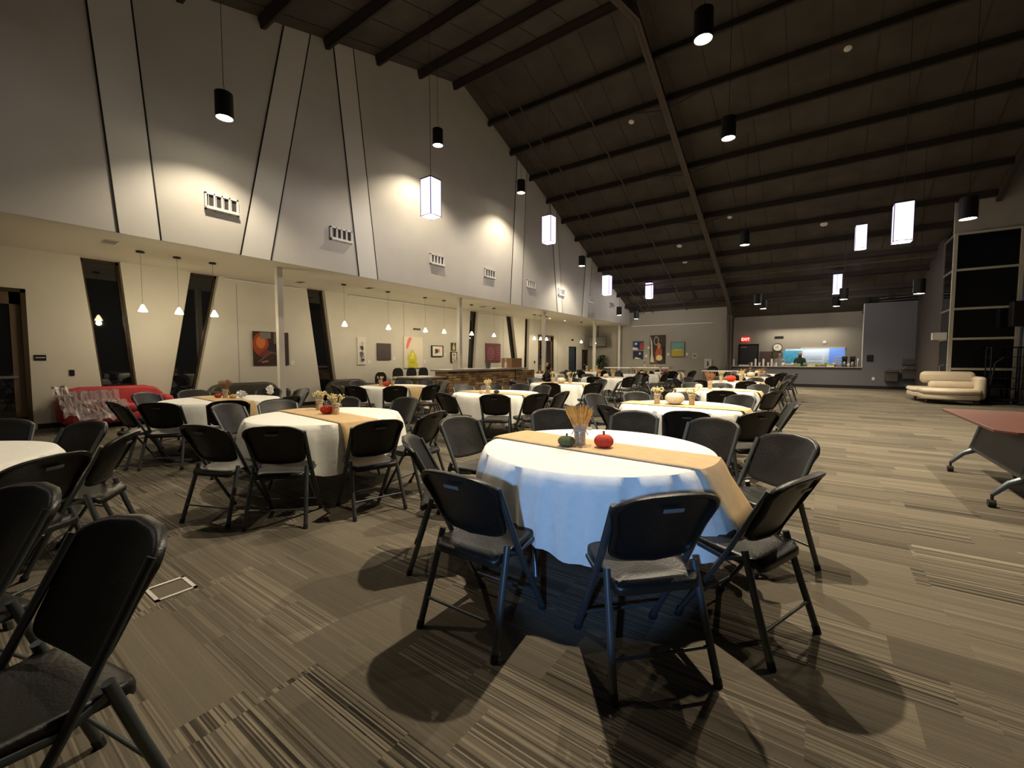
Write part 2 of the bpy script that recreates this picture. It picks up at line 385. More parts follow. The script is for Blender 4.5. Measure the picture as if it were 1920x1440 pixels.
# rigid frame rib: flange + web
def rib(x, label):
    o = thing('roof_rib', label, 'beam', (x, 0, 0), 0, 'steel roof ribs')
    mb = MB()
    def flange(ya, yb_, za, zb, th):
        mb.prism([(ya, za), (yb_, zb), (yb_, zb + th), (ya, za + th)], 'x', -.09, .09)
    def web(ya, yb_, za, zb, da, db):
        mb.prism([(ya, za), (yb_, zb), (yb_, zb + db), (ya, za + da)], 'x', -.012, .012)
    d0 = .42
    zr = zroof(YR)
    flange(-8.9, YR, zroof(-8.9) - d0, zr - d0 - .06, .025); web(-8.9, YR, zroof(-8.9) - d0, zr - d0 - .06, d0, d0)
    flange(YR, 24.3, zr - d0 - .06, zroof(24.3) - .52, .025); web(YR, 24.3, zr - d0 - .06, zroof(24.3) - .52, d0, .52)
    flange(24.3, 25.35, zroof(24.3) - .52, zroof(25.35) - .85, .025); web(24.3, 25.35, zroof(24.3) - .52, zroof(25.35) - .85, .52, .85)
    mb.build('beam', M_rib, o)
    mb = MB().box(-.11, .11, 25.3, 25.33, 0, zroof(25.35) - .83).box(-.11, .11, 25.85, 25.88, 0, 4.6).box(-.012, .012, 25.3, 25.88, 0, 4.4).box(-.17, .17, 25.28, 25.89, 3.55, 3.60)
    mb.build('column', M_rib, o)
    for yk in (13.35, 15.95, 18.55, 21.15, 24.9):
        for sg in (-1, 1):
            zz = zroof(yk)
            MB().tube([(0, yk, zz - .42), (sg * .95, yk, zz - .22)], .018, 6).build('brace', M_purlin, o)
rib(-3.75 - .2, 'long steel rib descending the ceiling to the column beside the serving counter')
# pipes along the slope
def pipe(x, ya, yb_, off, r, label):
    za, zb = zroof(ya) - off, zroof(yb_) - off
    tag(MB().tube([(x, ya, za), (x, yb_, zb)], r, 8).build('conduit', M_rib), label, 'conduit', 'conduits under the roof')
pipe(-8.6, 11, 25.6, .3, .02, 'thin conduit running down the roof nearest the left wall')
pipe(-8.1, 11, 25.6, .3, .02, 'thin conduit running down the roof, second from the left wall')
pipe(-6.2, 12, 25.6, .28, .025, 'thin conduit running down the roof midway to the rib')
o = MB().tube([(XU + .1, 22.6, zroof(22.6) - .34), (XR - .1, 22.6, zroof(22.6) - .34)], .03, 8).build('conduit', M_rib)
tag(o, 'horizontal pipe crossing under the roof near the far wall', 'conduit', 'conduits under the roof')
# white rails on walls
tag(MB().box(-9.5, -4.9, YF - .035, YF, 3.37, 3.41).build('picture_rail', M_white), 'thin white picture rail on the far wall above the paintings', 'rail', 'picture rails')
tag(MB().box(XL, XL + .03, 4.75, 6.75, 3.40, 3.43).build('picture_rail', M_white), 'white picture rail above the orange-lit painting on the left wall', 'rail', 'picture rails')
tag(MB().box(XL, XL + .03, 8.3, 13.4, 3.40, 3.43).build('picture_rail', M_white), 'white picture rail above the row of small paintings on the left wall', 'rail', 'picture rails')
tag(MB().box(XL, XL + .03, 15.0, 16.7, 3.36, 3.39).build('picture_rail', M_white), 'white picture rail above the maroon painting', 'rail', 'picture rails')
# wall control joints (thin dark vertical reveals)
for i, (y, z0, z1) in enumerate([(5.02, .1, 3.3), (10.55, 2.2, 3.47), (16.62, .1, 3.4), (21.9, .1, 3.4)]):
    struct(MB().box(XL, XL + .004, y, y + .015, z0, z1).build('trim_%d' % (8 + i), M_far))
# posts
PN = ['white square post nearest the camera, in front of the orange-lit painting', 'white square post beside the left end of the stone bar', 'white square post just beyond the stone bar', 'white square post in front of the wall television', 'white square post at the far corner of the aisle']
for lab, y in zip(PN, (5.03, 11.14, 16.71, 22.08, 25.75)):
    tag(MB().rbox(-.065, .065, -.065, .065, 0, ZS, .008, 2).build('support_post', M_post, loc=(-10.2, y, 0)), lab, 'post', 'white posts along the soffit')

# doors --------------------------------------------------------------
def glazed_door(i, y0, y1, z1, leafs, fr, label):
    o = empty('door_%d' % i, (XL, y0, 0)); struct(o, label)
    w_ = y1 - y0; mb = MB()
    mb.box(-.16, .02, 0, .07, 0, z1).box(-.16, .02, w_ - .07, w_, 0, z1).box(-.16, .02, 0, w_, z1 - .07, z1); mb.build('door_frame', M_frameb, o)
    lw = (w_ - .14) / leafs
    for k in range(leafs):
        a = .07 + k * lw; mb = MB(); st = .14 if fr else .05
        mb.box(-.10, -.05, a, a + st, 0, z1 - .07).box(-.10, -.05, a + lw - st, a + lw, 0, z1 - .07).box(-.10, -.05, a, a + lw, z1 - .07 - st * 1.6, z1 - .07).box(-.10, -.05, a, a + lw, 0, .25)
        mb.build('door_leaf', M_wood if fr else M_frameb, o)
        MB().box(-.08, -.07, a + st, a + lw - st, .25, z1 - .1).build('pane', M_glassdark, o)
        MB().box(-.05, -.01, a + st * .6, a + lw - st * .6, 1.0, 1.05).build('push_bar', M_steel, o)
glazed_door(1, -1.2, 1.35, 2.70, 2, True, 'brown wooden glazed double door at the left edge')
glazed_door(2, 19.75, 21.4, 2.70, 2, True, 'tall glazed double door in the far part of the left wall')
glazed_door(4, 25.02, 25.8, 1.99, 1, False, 'small glazed door at the far end of the left wall')
o = empty('door_3', (XL, 23.25, 0)); struct(o, 'plain dark blue-grey door in the left wall')
MB().box(-.15, .01, 0, .05, 0, 2.15).box(-.15, .01, .9, .95, 0, 2.15).box(-.15, .01, 0, .95, 2.1, 2.15).build('door_frame', M_black, o)
MB().box(-.10, -.06, .05, .9, 0, 2.1).build('door_leaf', mat('dark_blue_door', (.03, .045, .065), .4), o)
MB().tube([(-.05, .15, 1.0), (-.01, .15, 1.0), (-.01, .27, 1.0)], .012, 8).build('door_handle', M_steel, o)
o = empty('door_5', (-3.75, yb0, 0)); struct(o, 'dark door with push bar behind the serving counter')
MB().box(-.03, .03, -.05, .02, 0, 2.2).box(.9, .96, -.05, .02, 0, 2.2).box(-.03, .96, -.05, .02, 2.15, 2.22).build('door_frame', M_black, o)
MB().box(.03, .9, -.03, .0, 0, 2.15).build('door_leaf', mat('dark_brown_door', (.035, .03, .028), .45), o)
MB().box(.1, .85, -.09, -.05, .98, 1.04).build('push_bar', mat('copper_bar', (.25, .10, .06), .35, metal=.6), o)
MB().box(.08, .38, -.08, -.03, 2.02, 2.07).build('door_closer', M_steel, o)

# glass entrance at right: front face y=19.9, side face x=3.41
o = thing('glass_entrance', 'tall glass entrance wall with pale aluminium grid behind the cream sofa', 'entrance', (3.41, 19.9, 0))
mb = MB(); ztr = [1.05, 2.03, 3.0, 4.25, 5.40]
for x in (0, 1.46): mb.box(x, x + .09, 0, .11, 0, 5.42)
for z in ztr: mb.box(.09, 1.46, .01, .1, z - .035, z + .035)
mb.build('front_frame', M_alu, o)
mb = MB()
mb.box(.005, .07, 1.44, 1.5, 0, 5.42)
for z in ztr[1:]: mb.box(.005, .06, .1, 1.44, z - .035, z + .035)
mb.build('side_frame', mat('shaded_aluminium', (.20, .17, .13), .4, metal=.3), o)  # shade on the side frame is put into this darker aluminium colour
MB().box(.09, 1.46, .05, .06, .05, 5.38).build('front_pane', M_glassdark, o)
MB().box(.03, .04, .1, 1.44, .05, 5.38).build('side_pane', M_glassdark, o)
MB().tube([(.0, .55, .85), (-.09, .55, .88), (-.09, .55, 1.15), (.0, .55, 1.18)], .014, 8).build('door_handle', M_steel, o)
tag(MB().rbox(3.05, 3.40, 20.1, 20.35, 2.02, 2.26, .01, 2).build('emergency_light', M_white), 'white box light projecting beside the glass entrance', 'light fixture')
o = thing('projection_screen_bar', 'slim metal rail with a small dark projector under the roof at right', 'rail', (2.5, 24.6, 3.95))
MB().tube([(-.5, 0, .05), (1.0, 0, .1)], .018, 8).tube([(-.5, 0, -.07), (1.0, 0, -.02)], .012, 8).build('rail', M_steel, o)
MB().rbox(-.25, .0, -.12, .12, .05, .2, .02).build('projector', M_black, o)
tag(MB().rbox(4.62, 5.0, 19.2, 19.6, 2.35, 3.1, .03).build('hanging_speaker', M_black), 'black loudspeaker hanging at the right edge by the glass entrance', 'speaker')

# ================================================================== LAMPS
def lantern_proto():
    o = empty('lantern_pendant', (0, 0, 0)); s = .16; h = .8
    MB().box(-s, s, -s, s, 0, h).build('diffuser', M_lant, o)
    mb = MB(); t = .006
    for x in (-s, s):
        for y in (-s, s): mb.box(x - t, x + t, y - t, y + t, -.01, h + .01)
    for z in (0, h):
        for y in (-s, s): mb.box(-s, s, y - t, y + t, z - t, z + t)
        for x in (-s, s): mb.box(x - t, x + t, -s, s, z - t, z + t)
    mb.build('lantern_frame', M_black, o)
    MB().box(-s, s, -s, s, h + .005, h + .02).build('top_plate', M_black, o)
    return o
LP = lantern_proto()
LAN = [(-6.8, -2.5, 5.0, 'added lilac box lantern pendant, unseen behind the camera, brightening the upper left wall'),  # added out of view to light the top-left wall
       (-7.21, 6.96, 4.96, 'lilac box lantern pendant nearest the left wall, largest of its row'),
       (-7.03, 11.81, 5.40, 'lilac box lantern pendant, second from the camera in the left row'),
       (-7.54, 17.54, 4.53, 'lilac box lantern pendant, third in the left row, close to the roof edge'),
       (-7.82, 24.13, 5.26, 'small lilac box lantern pendant, farthest of the left row'),
       (1.34, 12.52, 4.28, 'large lilac box lantern pendant on the right side of the hall'),
       (1.01, 19.51, 5.61, 'lilac box lantern pendant just left of the large right one'),
       (.49, 23.29, 4.58, 'small lilac box lantern pendant above the far serving counter')]
for i, (x, y, zc, lab) in enumerate(LAN):
    o = LP if i == 0 else copy_tree(LP)
    if i == 0: KIDS[LP.name] = list(LP.children)
    if i == 4: zc = 5.0; y = 23.0; x = -7.5
    o.location = (x, y, zc - .4); tag(o, lab, 'pendant lamp', 'lilac box lanterns')
    hh = zroof(y) - (zc + .4)
    cb = MB().tube([(0, 0, .8), (.0, 0, .8 + hh)], .006, 6)
    cb.build('cable', M_frame, o)
    light('POINT', (x, y, zc - .46), (25 if y < 0 else 46), (1.0, .92, .85), .03, name='lantern_fill_light')  # unseen fill lamp added below each lantern to brighten the high walls

def can_mesh():
    b = MB(); b.lathe([(.14, 0), (.14, .42), (.125, .43), (.001, .43)], 28, op=True); b.lathe([(.14, 0), (.128, .0), (.125, .06)], 28, op=True)
    return b
def cx(px, py, x): p = onx(px, py, x); return (p.x, p.y, p.z)
CANS = [(*cx(421, 222, -8.6), 200, 124, 'black cylinder pendant nearest the camera by the left wall'),
        (*cx(821, 273, -8.6), 300, 124, 'black cylinder pendant second along the left wall, above the near lantern'),
        (*cx(977, 362, -8.6), 300, 124, 'black cylinder pendant third along the left wall, near the roof slope'),
        (*cx(1091, 499, -8.6), 190, 124, 'black cylinder pendant fourth along the left wall'),
        (*cx(1161, 591, -8.6), 120, 120, 'black cylinder pendant beside the far corner, left of the pair'),
        (*cx(1193, 598, -8.4), 120, 120, 'black cylinder pendant beside the far corner, right of the pair'),
        (-1.62, 7.3, 6.25, 1500, 128, 'brightest ceiling can light near the top of the picture'),
        (-1.72, 10.2, 5.98, 1400, 128, 'second ceiling can light along the middle of the roof'),
        (-2.04, 15.37, 4.93, 700, 128, 'third can light hanging right of the long roof rib'),
        (-2.2, 20.6, 3.65, 330, 140, 'can light above the counter door, upper of the pair'),
        (-2.15, 22.3, 3.62, 380, 140, 'can light above the counter door, lower of the pair'),
        (.48, 23.09, 3.62, 380, 140, 'can light above the serving hatch, lower of the pair'),
        (.65, 20.9, 3.65, 330, 140, 'can light above the serving hatch, upper of the pair, beneath a lantern'),
        (2.29, 17.3, 3.28, 330, 130, 'can light above the grey partition, near the metal rail'),
        (2.3, 12.4, 4.15, 600, 130, 'can light at far right under the dark roof')]
canm = can_mesh().mesh('can_housing', M_black, 40)
lensm = MB().lathe([(.001, .012), (.127, .012)], 28, op=True).mesh('can_lens', M_lamp)
def can(x, y, z, lab, power, angle=92):
    o = thing('can_pendant', lab, 'pendant lamp', (x, y, z), 0, 'black cylinder pendants')
    for nm, me in (('housing', canm), ('lens', lensm)):
        c = bpy.data.objects.new(nm, me); COL.objects.link(c); c.parent = o
    MB().tube([(0, 0, .42), (.03, 0, .5), (0, 0, .56), (0, 0, zroof(y) - z)], .005, 6).build('cable', M_black, o)
    light('SPOT', (x, y, z - .01), power, (1, .85, .62), .05, angle=angle, blend=.55 if x < -8 else 1.0, name='can_light')
for x, y, z, pw, an, lab in CANS: can(x, y, z, lab, pw, an)
# overhead cans of the same row above and behind the camera
can(-1.70, 3.60, 5.9, 'can light above the front table, out of the top of the picture', 900, 128)
can(2.2, 7.4, 5.9, 'can light above the mobile table, out of the top of the picture', 700, 125)
can(-5.0, 1.2, 6.2, 'can light over the left tables, out of the top of the picture', 190, 128)

# cone pendants
cone_m = MB().lathe([(.001, .14), (.016, .135), (.028, .115), (.075, .01), (.07, 0), (.001, .005)], 16).mesh('cone_shade', M_cone, 40)
canopy_m = MB().lathe([(.001, -.001), (.07, 0), (.065, .025), (.001, .03)], 16).mesh('canopy', M_black, 40)
CONES = [(-10.87, 2.72), (-10.87, 3.31), (-10.87, 3.95), (-10.96, 7.2), (-11.0, 8.75), (-11.0, 10.3), (-11.0, 11.2), (-11.0, 12.7), (-11.0, 14.1), (-11.0, 17.2), (-11.0, 17.75), (-11.0, 18.3), (-11.0, 22.1), (-11.0, 23.9)]
CL = ['leftmost of the first three small glass cone pendants', 'middle of the first three small glass cone pendants', 'rightmost of the first three cone pendants, before the second slanted window',
      'glass cone pendant left of the tall white floral painting', 'glass cone pendant above the dark square painting', 'glass cone pendant beside the brown wall sign', 'glass cone pendant above the small framed print',
      'glass cone pendant in front of the slanted window left of the bar', 'glass cone pendant above the maroon painting', 'glass cone pendant left of the far glazed door, first of three', 'glass cone pendant left of the far glazed door, second of three',
      'glass cone pendant left of the far glazed door, third of three', 'glass cone pendant above the dark blue door', 'glass cone pendant in front of the wall television']
for (x, y), lab in zip(CONES, CL):
    o = thing('cone_pendant', lab, 'pendant lamp', (x, y, 2.30), 0, 'small glass cone pendants')
    c = bpy.data.objects.new('lamp_shade', cone_m); COL.objects.link(c); c.parent = o
    c = bpy.data.objects.new('canopy', canopy_m); COL.objects.link(c); c.parent = o; c.location = (0, 0, ZS - 2.30 - .03)
    MB().tube([(0, 0, .13), (0, 0, ZS - 2.33)], .0025, 5).build('cable', M_rib, o)
    light('POINT', (x, y, 2.24), 16, (1, .85, .60), .05, name='pendant_light')
# recessed downlights in the soffit
rim_m = MB().lathe([(.07, -.006), (.05, -.006), (.05, .0)], 16, op=True).mesh('downlight', M_white)
dl_m = MB().lathe([(.001, -.003), (.05, -.003)], 16, op=True).mesh('downlight_lens', M_cone)
for y, lab in [(19.3, 'recessed soffit downlight above the far glazed door, left one'), (20.9, 'recessed soffit downlight above the far glazed door, right one')]:
    o = thing('downlight', lab, 'ceiling lamp', (-11.4, y, ZS), 0, 'soffit downlights')
    for nm, me in (('trim_ring', rim_m), ('lens', dl_m)):
        c = bpy.data.objects.new(nm, me); COL.objects.link(c); c.parent = o
    light('SPOT', (-11.4, y, ZS - .02), 60, (1, .82, .55), .04, angle=110, name='downlight_light')
# soffit registers
for x, y, lab in [(-10.45, 2.2, 'white ceiling register in the soffit near the first cone pendants'), (-11.6, 6.3, 'white ceiling register in the soffit beside the first post'), (-10.9, 8.0, 'white ceiling register in the soffit above the small paintings'), (-11.0, 13.4, 'white ceiling register in the soffit above the bar')]:
    mb = MB().box(-.17, .17, -.10, .10, -.008, 0, 0)
    for k in range(6): mb.box(-.15, .15, -.08 + k * .03, -.068 + k * .03, -.012, -.008, 1)
    tag(mb.build('ceiling_register', [M_white, M_ventd], loc=(x, y, ZS)), lab, 'vent', 'soffit registers')

# supply vents on the upper wall
VL = ['nearest white supply vent on the tall left wall', 'second white supply vent on the tall left wall', 'third white supply vent, below the first bright lantern', 'fourth white supply vent on the tall left wall',
      'fifth white supply vent on the tall left wall', 'sixth white supply vent on the tall left wall', 'seventh small white supply vent on the tall left wall', 'eighth white supply vent, closest to the far wall']
for y, lab in zip((3.68, 6.25, 9.48, 12.05, 14.72, 17.2, 20.2, 23.0), VL):
    o = thing('supply_vent', lab, 'vent', (XU, y, 4.37), 0, 'supply vents on the tall wall')
    w_, h_ = .29, .16
    mb = MB().box(0, .05, -w_, w_, h_ - .03, h_).box(0, .05, -w_, w_, -h_, -h_ + .03).box(0, .05, -w_, -w_ + .03, -h_, h_).box(0, .05, w_ - .03, w_, -h_, h_)
    mb.prism([(.0, h_ - .03), (.0, h_ - .09), (.10, h_ - .04), (.05, h_)], 'y', -w_, w_) if False else None
    for k in (-1, 0, 1): mb.box(0, .05, k * .13 - .012, k * .13 + .012, -h_, h_)
    mb.build('vent_frame', M_vent, o)
    MB().box(.001, .008, -w_ + .02, w_ - .02, -h_ + .02, h_ - .02).build('vent_throat', M_ventd, o)
    mb = MB()
    for k in range(-2, 2):
        mb.box(.01, .04, k * .13 + .03, k * .13 + .037, -h_ + .08, h_ - .04)
    mb.box(.008, .012, -.24, .24, -h_ + .06, -h_ + .085)
    mb.build('vanes', M_vent, o)
    MB().prism([(0, -h_), (.075, -h_ + .02), (.075, -h_ + .05), (0, -h_ + .05)], 'y', 0, 0.001)
    b = MB(); b.box(.0, .09, -w_ + .01, w_ - .01, -h_ + .01, -h_ + .06); b.build('vent_lip', M_vent, o)
# discs under the roof
def onroof(px, py):
    d = ray(px, py)
    t = (10.13 + .384 * YR - H) / (d.z + .384 * d.y); p = Vector((0, 0, H)) + d * t
    return p
for px, py, r, lab in [(1590, 90, .085, 'white smoke detector disc high in the dark right part of the roof'), (1184, 228, .085, 'white smoke detector disc left of the long roof rib'), (1368, 407, .09, 'tiny white roof disc right of the rib'),
                       (1545, 420, .12, 'white roof disc left of the right-hand lanterns'), (1274, 461, .11, 'white roof disc left of the rib, upper of two'), (1284, 491, .11, 'white roof disc left of the rib, lower of two')]:
    p = onroof(px, py)
    o = MB().lathe([(r, 0), (r, .02), (r * .6, .035), (0, .04)], 20).build('ceiling_disc', M_vent, smooth=40, loc=(p.x, p.y, p.z)); o.rotation_euler = (R(180) - math.atan(.384), 0, 0)
    tag(o, lab, 'smoke detector', 'round discs under the roof')

# ================================================================== CHAIR
def back_panel():
    # front surface + rim + recessed rear, swept on the reclined frame plane
    N = 48; hw, z0, z1 = .235, .525, .845
    out = []
    for j in range(N):
        t = 2 * math.pi * j / N; c, s = math.cos(t), math.sin(t)
        e = 2 / (5.4 if s > 0 else 8.0)
        x = math.copysign(abs(c) ** e, c); z = math.copysign(abs(s) ** e, s)
        wz = (1 - .05 * max(0, -z) ** 1.5) * (.90 + .13 * min(1, max(0, (z - .15) / .45)))
        top = .036 * (1 - x * x) if z > 0 else -.018 * (1 - x * x)
        out.append((x * hw * wz, z * .148 + top * abs(z)))
    zc = .662
    def pos(x, z, d):   # d = distance towards the rear
        Z = zc + z; lean = -.225 + (.80 - Z) * .52
        bow = .045 * (1 - (x / hw) ** 2)
        return (x, lean - bow - d, Z)
    vs = []; fs = []
    rows = [(0.02, .0), (.5, .0), (.85, .0), (.94, -.002), (.985, .002), (1.0, .010), (1.0, .026), (.985, .036), (.94, .040), (.90, .038), (.87, .012), (.5, .012), (.02, .012)]
    for k, (f, d) in enumerate(rows):
        for (x, z) in out:
            dd = d
            if z < .08 and d > .012: dd = .012 + (d - .012) * (.45 + .55 * max(0, (z + .16) / .24))
            vs.append(pos(x * f, z * f, dd))
    K = len(rows)
    fs = [(i * N + j, i * N + (j + 1) % N, (i + 1) * N + (j + 1) % N, (i + 1) * N + j) for i in range(K - 1) for j in range(N)]
    fs += [tuple(range(N)), tuple((K - 1) * N + j for j in range(N))]
    return MB().add(vs, fs)
def seat_panel():
    N = 40; out = []
    for j in range(N):
        t = 2 * math.pi * j / N; c, s = math.cos(t), math.sin(t); e = 2 / 8.0
        x = math.copysign(abs(c) ** e, c); y = math.copysign(abs(s) ** e, s)
        out.append((x * (.205 if y < 0 else .198 - .012 * y), y * .20))
    rows = [(.02, -.008, .0), (.5, -.006, 0), (.85, .0, 0), (.95, .002, 0), (.99, -.003, 0), (1, -.014, 0), (1, -.034, 0), (.97, -.036, 0), (.94, -.02, 0), (.02, -.018, 0)]
    vs = []
    for f, dz, _ in rows:
        for x, y in out: vs.append((x * f, y * f + .0, .445 + dz + .035 * y * f + (-.012 if y * f < -.17 else 0)))
    K = len(rows)
    fs = [(i * N + j, i * N + (j + 1) % N, (i + 1) * N + (j + 1) % N, (i + 1) * N + j) for i in range(K - 1) for j in range(N)]
    fs += [tuple(range(N)), tuple((K - 1) * N + j for j in range(N))]
    return MB().add(vs, fs)
def make_chair():
    o = empty('folding_chair', (0, 0, 0))
    seat_panel().build('seat', M_seat, o, 50); b = back_panel().build('backrest', M_seat, o, 50)
    mb = MB(); mb.rbox(-.045, .045, -.0, .006, -.010, .010, .003, 2)
    h = mb.build('handle_slot', M_slot, b); h.location = (0, -.225 - .045 - .014 + .0, .765); h.rotation_euler = (math.atan(.52), 0, 0)
    for s in (-1, 1):
        l = MB().tube([(s * .224, -.222, .785), (s * .214, -.02, .405), (s * .208, .218, .02)], .0185, 12, ry=.0115).build('leg', M_frame, o, 50)
        MB().tube([(s * .207, .211, .032), (s * .207, .226, .0)], .0195, 8).build('foot', M_rub, l)
        l = MB().tube([(s * .205, -.115, .475), (s * .218, -.18, .26), (s * .232, -.258, .02)], .0165, 10).build('leg', M_frame, o, 50)
        MB().tube([(s * .231, -.254, .034), (s * .233, -.264, .0)], .0185, 8).build('foot', M_rub, l)
        MB().tube([(s * .206, -.125, .44), (s * .208, -.02, .405), (s * .204, .12, .425)], .006, 6, ry=.012).build('hinge_bracket', M_steel if False else M_frame, o, 50)
    MB().tube([(-.226, -.222, .145), (.226, -.222, .145)], .0075, 8).build('stretcher', M_frame, o, 50)
    MB().tube([(-.209, .165, .115), (.209, .165, .115)], .0075, 8).build('stretcher', M_frame, o, 50)
    return o
CH = make_chair(); KIDS[CH.name] = list(CH.children)
for q in CH.children: KIDS[q.name] = list(q.children)
first = [True]
def chair(bx, by, ang, label, group='black folding chairs around the round tables'):
    """bx,by = centre of backrest top on the floor plan; ang = direction the sitter faces (radians)"""
    if first[0]: o = CH; first[0] = False
    else: o = copy_tree(CH)
    o.location = (bx + .25 * math.cos(ang), by + .25 * math.sin(ang), 0); o.rotation_euler = (0, 0, ang - math.pi / 2)
    tag(o, label, 'chair', group); return o

# ================================================================== TABLES
def table_proto():
    o = empty('round_table', (0, 0, 0))
    MB().lathe([(0, .715), (.75, .715), (.762, .725), (.762, .745), (.755, .75), (0, .75)], 64).build('tabletop', M_white, o, 40)
    for sx in (-1, 1):
        for sy in (-1, 1):
            MB().tube([(sx * .42, sy * .06, .71), (sx * .46, sy * .12, .45), (sx * .46, sy * .33, .02)], .015, 8).build('leg', M_mtleg, o, 50)
    MB().tube([(-.46, 0, .45), (.46, 0, .45)], .012, 8).tube([(-.46, -.13, .43), (-.46, .13, .43)], .012, 8).tube([(.46, -.13, .43), (.46, .13, .43)], .012, 8).build('brace', M_mtleg, o, 50)
    return o
TP = table_proto(); KIDS[TP.name] = list(TP.children)
def cloth_mesh(seed, L0=.40, big=False, fl=0):
    rnd = random.Random(seed); n = 180 if big else 96; k = 14
    ph = [rnd.uniform(0, 6.28) for _ in range(6)]
    def fold(t):
        f1, f2 = (15, 23) if big else (10, 16)
        a = math.sin(f1 * t + ph[0]) * .5 + math.sin(f2 * t + ph[1] + .8 * math.sin(3 * t + ph[2])) * .35 + math.sin(23 * t + ph[3]) * .15
        return 1 - abs(a) ** .7 * (1 if a > 0 else .35)
    vs = [(0, 0, 0)]; fs = []
    for r in (.25, .5, .68, .745): vs += [(r * math.cos(2 * math.pi * j / n), r * math.sin(2 * math.pi * j / n), 0) for j in range(n)]
    nr = 4
    for i in range(k):
        s = i / (k - 1)
        for j in range(n):
            t = 2 * math.pi * j / n; g = fold(t)
            L = L0 + .05 * math.cos(4 * t + ph[4]) + .022 * math.sin(11 * t + ph[5])
            r = .768 + .012 * min(1, s * 4) + s ** .5 * (.002 + .09 * g) + fl * s ** 1.3 * max(0, math.cos(t + .12)) ** 14
            z = -.004 if i == 0 else -.014 - s * L
            vs.append((r * math.cos(t), r * math.sin(t), z))
        nr += 1
    for j in range(n): fs.append((0, 1 + j, 1 + (j + 1) % n))
    for i in range(nr - 1):
        for j in range(n): fs.append((1 + i * n + j, 1 + i * n + (j + 1) % n, 1 + (i + 1) * n + (j + 1) % n, 1 + (i + 1) * n + j))
    return MB().add(vs, fs)
def runner_mesh(seed, w_=.20, drop=.38, fl=0):
    rnd = random.Random(seed); vs = []; pr = []
    pr += [(-(.875 + .0), .0 - drop), (-.87, -.22), (-.845, -.10), (-.81, -.03), (-.785, .004)]
    pr += [(-.7, .006), (-.4, .006), (-.1, .005), (.2, .006), (.5, .005), (.7, .006)]
    pr += [(.785, .004), (.81, -.03), (.845, -.10), (.87 + fl * .45, -.22), (.88 + fl, -drop + fl * .3)]
    m = 9
    for (x, z) in pr:
        for j in range(m):
            y = (j / (m - 1) * 2 - 1) * w_
            # follow the round rim: the strip turns down earlier at its edges
            xe = x
            if abs(x) > .72: xe = math.copysign(math.sqrt(max(.01, x * x - y * y)), x)
            vs.append((xe, y + .006 * math.sin(5 * x + seed), z + .0015 * math.sin(17 * y + 9 * x + seed) + .0015))
    K = len(pr)
    fs = [(i * m + j, i * m + j + 1, (i + 1) * m + j + 1, (i + 1) * m + j) for i in range(K - 1) for j in range(m - 1)]
    return MB().add(vs, fs)
def full_table(x, y, name, seed, k=0, runner=True, drop=.40, group=True):
    o = TP if k == 0 else copy_tree(TP)
    o.location = (x, y, 0); o.rotation_euler = (0, 0, .35 * seed)
    tag(o, 'round folding table under the white cloth, %s' % name, 'table', 'round folding tables')
    c = cloth_mesh(seed, drop, big=(k < 3), fl=.13 if seed == 11 else 0).build('tablecloth', M_cloth, smooth=60, loc=(x, y, .757))
    tag(c, 'white cotton tablecloth over %s' % name, 'tablecloth', 'white round tablecloths')
    if runner:
        r = runner_mesh(seed, fl=.13 if seed == 11 else 0).build('table_runner', M_kraft, smooth=50, loc=(x, y - .02, .757)); r.rotation_euler = (0, 0, R(-3 + (seed * 37 % 7) - 3))
        sm = r.modifiers.new('thick', 'SOLIDIFY'); sm.thickness = .002; sm.offset = 1
        tag(r, 'brown kraft paper runner across %s' % name, 'table runner', 'kraft paper runners')
